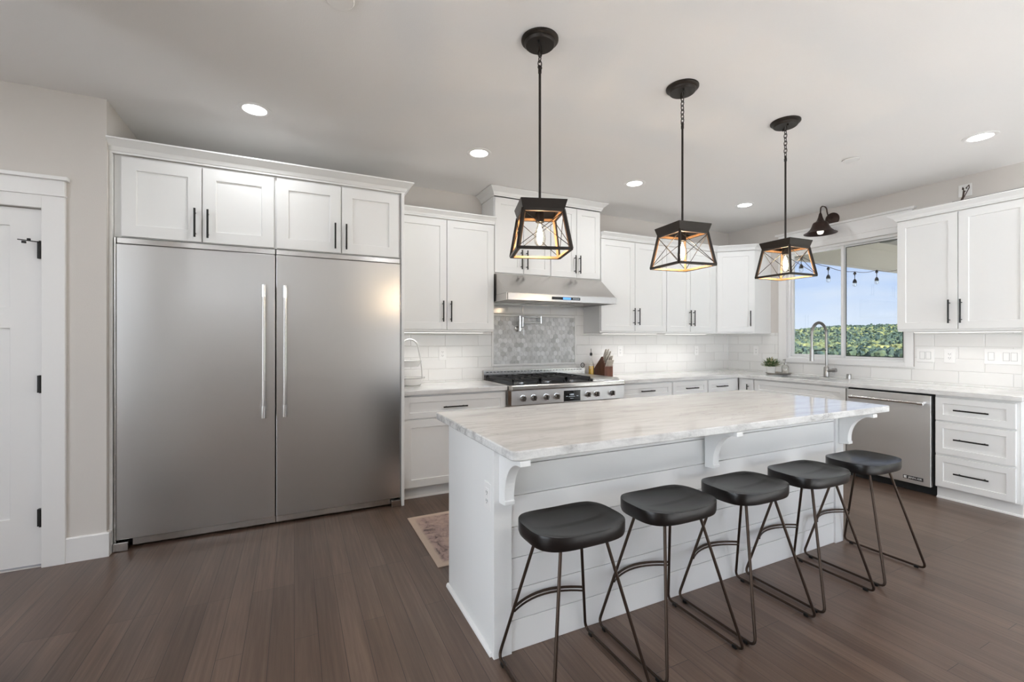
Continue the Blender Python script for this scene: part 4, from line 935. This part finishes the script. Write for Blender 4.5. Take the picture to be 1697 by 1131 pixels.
# ================================================================== bar stools
def make_stool(label, x, y):
    t = thing('bar_stool', label, 'stool', (x, y, 0), 0, 'bar stools at the island')
    W2, D2, T = .202, .142, .058; NU, NV = 36, 26; ZT = .632; bm = BM(); top = {}; 
    def sq(u, v):  # map the unit square to a rounded rectangle
        n = 3.4; m = max(abs(u), abs(v))
        if m < 1e-6: return 0, 0
        a = math.atan2(v, u); c, s = abs(math.cos(a)), abs(math.sin(a)); r = m*(c**n+s**n)**(-1/n)
        return r*math.cos(a), r*math.sin(a)
    def ht(p, q):
        rr = (abs(p)**2.6+abs(q)**2.6)
        bowl = -.017*max(0, 1-rr**1.1)**.8
        return ZT+bowl-.0110*(1-min(1, abs(p))**2)*(1 if q < 0 else .85)-.004*max(0, abs(p)-.8)/.2
    for i in range(NU+1):
        for j in range(NV+1):
            p, q = sq(-1+2*i/NU, -1+2*j/NV); top[(i, j)] = bm.verts.new((p*W2, q*D2, ht(p, q)))
    for i in range(NU):
        for j in range(NV): bm.faces.new((top[(i, j)], top[(i+1, j)], top[(i+1, j+1)], top[(i, j+1)]))
    loop = [(i, 0) for i in range(NU)]+[(NU, j) for j in range(NV)]+[(i, NV) for i in range(NU, 0, -1)]+[(0, j) for j in range(NV, 0, -1)]
    prev = [top[k] for k in loop]
    for s, dz in ((1.006, -.003), (1.006, -.046), (.985, -T)):
        cur = []
        for v in [top[k] for k in loop]:
            zz = (ZT+dz) if dz < -.01 else v.co.z+dz
            cur.append(bm.verts.new((v.co.x*s, v.co.y*s, zz)))
        for k in range(len(prev)):
            f = bm.faces.new((prev[k], prev[(k+1) % len(prev)], cur[(k+1) % len(prev)], cur[k])); f.material_index = 1
        prev = cur
    f = bm.faces.new(prev); f.material_index = 1
    smooth_by_angle(obj('seat', bm, [SEATM, SEATE], t), 36)
    zs = ZT-T; r = .0065
    obj('mount_plate', boxes((-.115, .115, -.10, .10, zs-.004, zs-.0003)), LEGM, t)
    fx, yr, yf = .217, .215, -.212
    for s in (-1, 1):
        tr = Vector((s*.10, .085, zs-.004)); tf = Vector((s*.10, -.08, zs-.004)); fr = Vector((s*fx, yr, .012)); ff = Vector((s*fx, yf, .012))
        def bend(top_, foot, inn, n=6):
            d1 = (top_-foot).normalized(); d2 = (inn-foot).normalized(); R_ = .035; a_ = foot+d1*R_; c_ = foot+d2*R_
            return [top_]+[a_.lerp(foot, k/n).lerp(foot.lerp(c_, k/n), k/n) for k in range(n+1)]
        back = bend(tr, fr, ff); front = bend(tf, ff, fr)
        bm = BM(); tube(bm, back, r, 10); smooth_by_angle(obj('leg', bm, LEGM, t), 60)
        bm = BM(); tube(bm, front, r, 10); smooth_by_angle(obj('leg', bm, LEGM, t), 60)
        bm = BM(); tube(bm, [back[-1], front[-1]], r, 10); rn = smooth_by_angle(obj('runner', bm, LEGM, t), 60)
        for yy in (yr-.045, yf+.045):
            obj('glide', boxes((s*fx-.009, s*fx+.009, yy-.011, yy+.011, .0005, .0165)), BLACK, rn, bevel=.003)
    # curved foot rail between the two island-side legs
    zf = .232; k_ = (zs-.004-zf)/(zs-.004-.012); lx = .10+(fx-.10)*k_; ly = .085+(yr-.085)*k_
    pts = [(lx*math.sin(a), ly+.030*math.cos(a)**1 if False else ly+.055*(1-(math.sin(a))**2), zf) for a in [(-PI/2)+PI*k/16 for k in range(17)]]
    bm = BM(); tube(bm, pts, .0055, 8); tube(bm, [(p[0], p[1]-.004, p[2]-.014) for p in pts], .004, 8); smooth_by_angle(obj('foot_rail', bm, LEGM, t), 60)
    return t
SL = ['black wooden saddle stool nearest the camera, first at the left end of the island', 'black wooden saddle stool second from the left along the island',
      'black wooden saddle stool in the middle of the five at the island', 'black wooden saddle stool second from the right, next to the last one',
      'black wooden saddle stool at the far right end, in front of the dishwasher']
s0 = make_stool(SL[0], .980, 1.480)
def dup(root, loc, rz=0, label=None):
    r_ = root.copy(); C.objects.link(r_); r_.location = loc; r_.rotation_euler = (0, 0, rz)
    if label: r_['label'] = label
    for ch in list(root.children):
        c = ch.copy(); C.objects.link(c); c.parent = r_
        for g_ in ch.children:
            d_ = g_.copy(); C.objects.link(d_); d_.parent = c
    return r_
for i, x in enumerate((1.488, 1.992, 2.502, 3.038)): dup(s0, (x, 1.480, 0), [0, .004, -.008, 0][i], SL[i+1])

# ================================================================== pendants
def make_pendant(label, x, y, rz, links):
    t = thing('pendant_lamp', label, 'pendant lamp', (x, y, 0), 0, 'pendant lamps over the island')
    bm = BM(); lathe(bm, [(0, 0), (.091, 0), (.091, -.007), (.084, -.014), (.076, -.016), (.074, -.026), (.069, -.031), (0, -.031)], (0, 0, ZC-.0005), 40); cp = smooth_by_angle(obj('canopy', bm, IRON, t), 35)
    for a in (.9, .9+PI):
        bm = BM(); tube(bm, [(.042*math.cos(a), .042*math.sin(a), ZC-.0315), (.042*math.cos(a), .042*math.sin(a), ZC-.044)], .006, 10); obj('screw', bm, BLACK, cp)
    # chain
    bm = BM(); z = ZC-.030; n = links; L_ = .034
    for i in range(n):
        zc = z-L_*.42-i*L_*.74; pts = []
        for k in range(16):
            a = 2*PI*k/16; u, v = math.cos(a)*.0098, math.sin(a)*L_/2
            pts.append((u, 0, zc+v) if i % 2 else (0, u, zc+v))
        tube(bm, pts, .0026, 6, closed=True)
    obj('chain', bm, IRON, t)
    zr = z-L_*.42-(n-1)*L_*.74-L_*.4
    bm = BM(); tube(bm, [(0, 0, zr), (0, 0, 1.975)], .0062, 12); tube(bm, [(math.cos(2*PI*k/16)*.010, 0, zr-.004+math.sin(2*PI*k/16)*.010) for k in range(16)], .0025, 6, closed=True); tube(bm, [(0, 0, zr-.014), (0, 0, zr-.032)], .0085, 12)
    smooth_by_angle(obj('rod', bm, IRON, t), 60)
    cr_, sr = math.cos(rz), math.sin(rz); Rz = lambda p: (p[0]*cr_-p[1]*sr, p[0]*sr+p[1]*cr_, p[2])
    zt, zb, ht_, hb = 1.945, 1.747, .096, .1265
    bm = BM(); q = []
    for h_, z in ((.100, zt), (.111, 1.985), (.111, 1.988), (.100, 1.988), (.094, zt+.006), (.090, zt)):
        q.append([bm.verts.new(Rz((sx*h_, sy*h_, z))) for sx, sy in ((-1, -1), (1, -1), (1, 1), (-1, 1))])
    for a, b_ in zip(q, q[1:]+q[:1]):
        for k in range(4): bm.faces.new((a[k], a[(k+1) % 4], b_[(k+1) % 4], b_[k]))
    obj('top_frame', bm, IRON, t)
    # cross bars that carry the socket
    bm = BM()
    for s in (0, 1):
        a = Rz((.098 if not s else 0, 0 if not s else .098, 0)); tube(bm, [(-a[0], -a[1], 1.972), (a[0], a[1], 1.972)], .006, 8)
    obj('cross_bar', bm, IRON, t)
    def bar(bm, a, b_, wd, inset=0):
        a, b_ = Vector(a), Vector(b_); d_ = (b_-a).normalized(); mid = (a+b_)/2; n1 = Vector((-mid.x, -mid.y, 0))
        if n1.length < 1e-4: n1 = Vector((0, 0, 1))
        n1 = (n1-d_*n1.dot(d_)).normalized(); n2 = d_.cross(n1); v = []
        for p in (a, b_):
            for e1, e2 in ((-1, -1), (1, -1), (1, 1), (-1, 1)): v.append(bm.verts.new(p+n1*(e1*wd/2+inset)+n2*e2*wd/2))
        for f in ((0, 1, 2, 3), (4, 7, 6, 5), (0, 4, 5, 1), (1, 5, 6, 2), (2, 6, 7, 3), (3, 7, 4, 0)): bm.faces.new([v[i] for i in f])
    K = ((-1, -1), (1, -1), (1, 1), (-1, 1))
    for nm, mt, wd, ins in (('frame', IRON, .0125, 0), ('wood_liner', LINERM, .0115, .0062)):
        bm = BM()
        for i in range(4):
            a, b_ = K[i], K[(i+1) % 4]
            bar(bm, Rz((a[0]*ht_, a[1]*ht_, zt-.001)), Rz((a[0]*hb, a[1]*hb, zb+.006)), wd, ins)
            bar(bm, Rz((a[0]*hb, a[1]*hb, zb+.006)), Rz((b_[0]*hb, b_[1]*hb, zb+.006)), wd, ins)
            bar(bm, Rz((a[0]*ht_, a[1]*ht_, zt-.006)), Rz((b_[0]*ht_, b_[1]*ht_, zt-.006)), wd, ins)
        obj(nm, bm, mt, t)
    bm = BM()
    for i in range(4):
        a, b_ = K[i], K[(i+1) % 4]
        tube(bm, [Rz((a[0]*ht_, a[1]*ht_, zt-.012)), Rz((b_[0]*hb, b_[1]*hb, zb+.012))], .0018, 6); tube(bm, [Rz((b_[0]*ht_, b_[1]*ht_, zt-.012)), Rz((a[0]*hb, a[1]*hb, zb+.012))], .0018, 6)
    obj('cross_wires', bm, IRON, t)
    bm = BM(); lathe(bm, [(0, 0), (.021, 0), (.021, .058), (.012, .066), (0, .066)], (0, 0, 1.903), 20); smooth_by_angle(obj('socket', bm, IRON, t), 40)
    bm = BM(); lathe(bm, [(.012, 1.905), (.014, 1.885), (.024, 1.855), (.029, 1.825), (.026, 1.80), (.014, 1.786), (0, 1.783)], (0, 0, 0), 24, cap=False); bu = smooth_by_angle(obj('bulb', bm, BULBG, t), 60)
    bm = BM(); lathe(bm, [(0, 1.895), (.004, 1.885), (.011, 1.862), (.0145, 1.835), (.012, 1.812), (0, 1.803)], (0, 0, 0), 16, cap=False); obj('filament', bm, FILA, bu)
    ld = bpy.data.lights.new('bulb_light', 'POINT'); ld.energy = 2.6; ld.color = (1, .76, .52); ld.shadow_soft_size = .012; lo = bpy.data.objects.new('bulb_light', ld); link(lo, t); lo.location = (0, 0, 1.79)
    return t
make_pendant('black and wood cage pendant lamp nearest the camera, in front of the hood', 1.083, 1.915, math.radians(-18.5), 4)
make_pendant('black and wood cage pendant lamp in the middle, seen corner-on', 2.037, 1.915, math.radians(-7.5), 7)
make_pendant('black and wood cage pendant lamp farthest right, in front of the window', 2.988, 1.915, math.radians(-3.0), 8)

# ================================================================== window lamp (gooseneck sconce)
t = thing('wall_sconce', 'dark bronze gooseneck wall lamp with bell shade above the window', 'wall lamp', (XW, 2.945, 2.675))
bm = BM(); lathe(bm, [(0, -.0003), (.073, -.0003), (.073, -.010), (.060, -.022), (.025, -.026), (0, -.026)], (0, 0, 0), 36, 'x'); smooth_by_angle(obj('wall_plate', bm, SHADEM, t), 40)
bm = BM(); g = [(-.02, 0, 0), (-.055, 0, .004), (-.085, 0, .03), (-.105, 0, .07)]+[(-.165+.058*math.cos(PI*k/10), 0, .085+.040*math.sin(PI*k/10)) for k in range(0, 11)]+[(-.225, 0, .06), (-.228, 0, .03)]
tube(bm, g, .0065, 10); smooth_by_angle(obj('gooseneck_arm', bm, SHADEM, t), 60)
bm = BM(); lathe(bm, [(.008, .045), (.014, .030), (.020, 0), (.032, -.035), (.046, -.055), (.066, -.063), (.073, -.075), (.080, -.10), (.098, -.135), (.128, -.165), (.158, -.182), (.156, -.184), (.126, -.169), (.096, -.139), (.077, -.10), (.066, -.072), (.045, -.060), (.03, -.04), (0, -.03)], (-.228, 0, 0), 44); smooth_by_angle(obj('bell_shade', bm, SHADEM, t), 50)
bm = BM(); lathe(bm, [(.012, -.09), (.016, -.115), (.030, -.145), (.033, -.165), (.024, -.188), (0, -.197)], (-.228, 0, 0), 22); smooth_by_angle(obj('bulb', bm, pbr('frosted_bulb', (.85, .85, .83), .1, emit=(1, .95, .85), es=.5), t), 60)

# ================================================================== ceiling fittings
def downlight(x, y, label, watts=CAN_W):
    t = thing('downlight', label, 'ceiling light', (x, y, ZC), 0, 'recessed ceiling downlights')
    bm = BM(); lathe(bm, [(.068, -.0003), (.098, -.0003), (.098, -.003), (.088, -.006), (.070, -.004), (.068, -.002)], (0, 0, 0), 36, cap=False); smooth_by_angle(obj('trim_ring', bm, TRIM, t), 40)
    bm = BM(); lathe(bm, [(0, -.0008), (.0685, -.0008), (.0685, -.0030), (0, -.0030)], (0, 0, 0), 32); obj('lens', bm, LENS, t)
    ld = bpy.data.lights.new('downlight_lamp', 'AREA'); ld.shape = 'DISK'; ld.size = .13; ld.energy = watts; ld.color = (.94, .97, 1); lo = bpy.data.objects.new('downlight_lamp', ld); link(lo, t); lo.location = (0, 0, -.006)
for x, y, lb in ((-.228, 3.297, 'recessed ceiling light above the refrigerators, leftmost'), (1.313, 3.295, 'recessed ceiling light between the refrigerators and the first pendant'), (2.887, 3.293, 'recessed ceiling light just left of the middle pendant rod'),
                 (4.436, 3.296, 'recessed ceiling light between the middle and right pendant rods'), (4.483, 1.437, 'recessed ceiling light at the upper right above the right wall cabinet')):
    downlight(x, y, lb, .7 if y < 2 else CAN_W)
for x, y in ((-.2, -.45), (1.3, -.45), (2.9, -.45), (4.45, -.45), (-2.05, 2.2), (-2.05, .4), (-1.7, -1.3)): downlight(x, y, 'unseen recessed ceiling light added outside the view to brighten the room', 4.5 if x < -1.5 else 1.5 if x < 0 else 4.0)  # extra lights added out of view to raise the room brightness
for x, y, r_, th, lb, nm in ((.175, 2.05, .062, .012, 'round white smoke alarm on the ceiling at the top edge', 'smoke_alarm'), (4.086, 2.078, .058, .005, 'small white sprinkler cover disc on the ceiling right of the right pendant', 'sprinkler_cover')):
    bm = BM(); lathe(bm, [(0, 0), (r_*.85, 0), (r_*.85, -.004), (r_, -.005), (r_, -th), (r_*.93, -th-.004), (0, -th-.004)] if nm == 'smoke_alarm' else [(0, 0), (r_*.7, 0), (r_*.7, -.007), (r_, -.008), (r_, -.012), (0, -.012)], (x, y, ZC-.0003), 36)
    tag(smooth_by_angle(obj(nm, bm, CERAM), 40), lb, 'alarm' if nm == 'smoke_alarm' else 'sprinkler')

# ================================================================== outside: terrace cover, string lights, hills
struct('floor_bounce_yard', boxes((-14, -3.201, -14, 8, -.3, -.1)), pbr('pale_bounce_paving', (.62, .61, .59), .9, bump=.3, bscale=30))  # unseen pale ground added to bounce light up through the left windows
struct('floor_bounce_patio', boxes((-3.2, XW+.15, -14, YR-.151, -.3, -.1)), CONC)  # unseen ground added to bounce sunlight through the rear windows
struct('floor_terrace', boxes((XW+.16, 12.5, -6, 4.3, -.3, -.1)), CONC)
bm = BM(); box(bm, XW+.152, 12.2, 4.03, 4.17, 2.50, 2.83); box(bm, XW+.152, 12.2, 4.045, 4.16, 2.8302, 2.95); box(bm, XW+.152, 12.2, 4.022, 4.0299, 2.50, 2.525); box(bm, XW+.152, 12.2, 4.022, 4.0299, 2.815, 2.83)
be = tag(obj('terrace_beam', bm, BEAMM, bevel=.004), 'wide beige beam edging the covered terrace outside the window', 'beam')
tag(obj('terrace_roof', boxes((XW+.155, 12.2, -6, 4.17, 2.9505, 3.05)), SOFF), 'grey underside of the covered terrace roof outside the window', 'roof')
for px_, py_, lb in ((12.0, -5.9, 'square white terrace post at the near outer corner'), (12.0, 4.10, 'square white terrace post under the far end of the beam')):
    tag(obj('terrace_post', boxes((px_-.07, px_+.07, py_-.07, py_+.07, -.1, 2.4995)), TRIM), lb, 'post')
# ceiling fan under the terrace roof
t = thing('ceiling_fan', 'dark ceiling fan hanging under the terrace roof outside the window', 'fan', (7.13, 2.86, 2.95))
bm = BM(); tube(bm, [(0, 0, -.001), (0, 0, -.16)], .012, 10); lathe(bm, [(0, -.15), (.05, -.155), (.09, -.19), (.09, -.24), (.05, -.27), (0, -.275)], (0, 0, 0), 24); obj('motor', bm, IRON, t)
for k in range(4):
    a = math.radians(52)+k*PI/2; bm = BM(); c_, s_ = math.cos(a), math.sin(a); pts = [(.08, -.03), (.20, -.055), (.70, -.065), (.73, 0), (.70, .065), (.20, .055), (.08, .03)]
    prism(bm, [(u*c_-v*s_, u*s_+v*c_) for u, v in pts], 'z', -.245, -.235); obj('blade', bm, IRON, t)
# string lights
SB = [(5.72, 2.40), (6.272, 2.475), (6.902, 2.370), (7.577, 2.345), (8.183, 2.412), (8.78, 2.45)]
pts = []
for (xa, za), (xb, zb_) in zip(SB, SB[1:]):
    for k in range(8):
        s = k/8; pts.append((xa+(xb-xa)*s, 3.8, za+(zb_-za)*s-.025*math.sin(PI*s)))
pts += [(8.78, 3.8, 2.45), (9.4, 3.95, 2.49)]
t = thing('string_light_cable', 'thin dark cable of the string lights strung along the terrace beam', 'cable', (0, 0, 0)); obj('wire', tube(BM(), pts, .004, 6), CABLE, t)
bl = ['string light bulb outside, seen through the right pendant cage', 'string light bulb outside, right of the right pendant cage', 'string light bulb outside, first one in the right window pane', 'string light bulb outside, nearest the right wall cabinet']
for i, (x, z) in enumerate(SB[1:5]):
    t = thing('string_light_bulb', bl[i], 'light bulb', (x, 3.8, z-.0155), 0, 'string lights on the terrace')
    bm = BM(); lathe(bm, [(0, .01), (.012, .01), (.022, -.02), (.010, -.028), (.004, -.05), (.004, -.095), (.012, -.10), (.024, -.125), (.027, -.155), (0, -.155)], (0, 0, 0), 16); obj('socket', bm, GRATE, t)
    bm = BM(); lathe(bm, [(.020, -.1555), (.027, -.175), (.024, -.198), (0, -.21)], (0, 0, 0), 16); obj('bulb', bm, BOTTLEG, t)

# valley, meadow and forested hill
rnd = random.Random(11)
def hill_z(x, y):
    s = (x-260)/240; s = max(0, min(1.15, s)); yy = y
    top = 8.0+4.5*math.sin(yy*.011+1.2)+2.2*math.sin(yy*.031)
    return -9.5+(top+13)*(s**.75)+1.5*noise.noise(Vector((x*.02, y*.02, 0)))
bm = BM(); nx_, ny_ = 30, 44; G = {}
for i in range(nx_+1):
    for j in range(ny_+1):
        x = 60+(620-60)*i/nx_; y = -350+1100*j/ny_; G[(i, j)] = bm.verts.new((x, y, hill_z(x, y)))
for i in range(nx_):
    for j in range(ny_): bm.faces.new((G[(i, j)], G[(i+1, j)], G[(i+1, j+1)], G[(i, j+1)]))
struct('ground', bm, GRASS, smooth=True)
ico = BM(); bmesh.ops.create_icosphere(ico, subdivisions=2, radius=1); IV = [v.co.copy() for v in ico.verts]; IF = [[v.index for v in f.verts] for f in ico.faces]; ico.free()
VV, FF, TT = [], [], []
def add_tree(x, y, r_, h_, tint):
    z = hill_z(x, y); b0 = len(VV); o1 = Vector((rnd.random()*50, rnd.random()*50, 0))
    for v in IV:
        k_ = 1+.5*noise.noise(v*1.6+o1)
        VV.append((x+v.x*r_*k_, y+v.y*r_*k_, z+h_*.5+v.z*h_*.55*k_))
    for f in IF:
        FF.append([b0+q for q in f]); TT.append(min(1, max(0, tint+rnd.uniform(-.16, .16))))
# trees fill the wedge seen through the window (and a margin either side)
cnt = 0
while cnt < 17500:
    x = 255+(500-255)*rnd.random()**.9; wide = cnt >= 12500; az = math.radians(rnd.uniform(2, 60) if wide else rnd.uniform(20.5, 35.5)); y = x*math.tan(az)
    if wide and 20 < math.degrees(az) < 36: continue
    c = noise.noise(Vector((x*.02, y*.02, 3)))
    h_ = rnd.uniform(1.8, 5.0)*(1+.2*c)*(1.9 if wide else 1); low = (x-262)/250; tint = .42+.55*c+rnd.uniform(-.38, .38)-(.45 if low < .035 else 0)
    if rnd.random() < .22: tint = rnd.uniform(0, .15); add_tree(x, y, h_*.30, h_*1.15, tint)
    else: add_tree(x, y, h_*.52, h_, tint)
    cnt += 1
me = bpy.data.meshes.new('forest'); me.from_pydata(VV, [], FF); at = me.attributes.new('tint', 'FLOAT', 'FACE'); at.data.foreach_set('value', TT); me.materials.append(TREEM)
fo = bpy.data.objects.new('forest', me); C.objects.link(fo)
tag(fo, 'sunlit green forest covering the hill seen through the window', 'forest', kind='stuff')
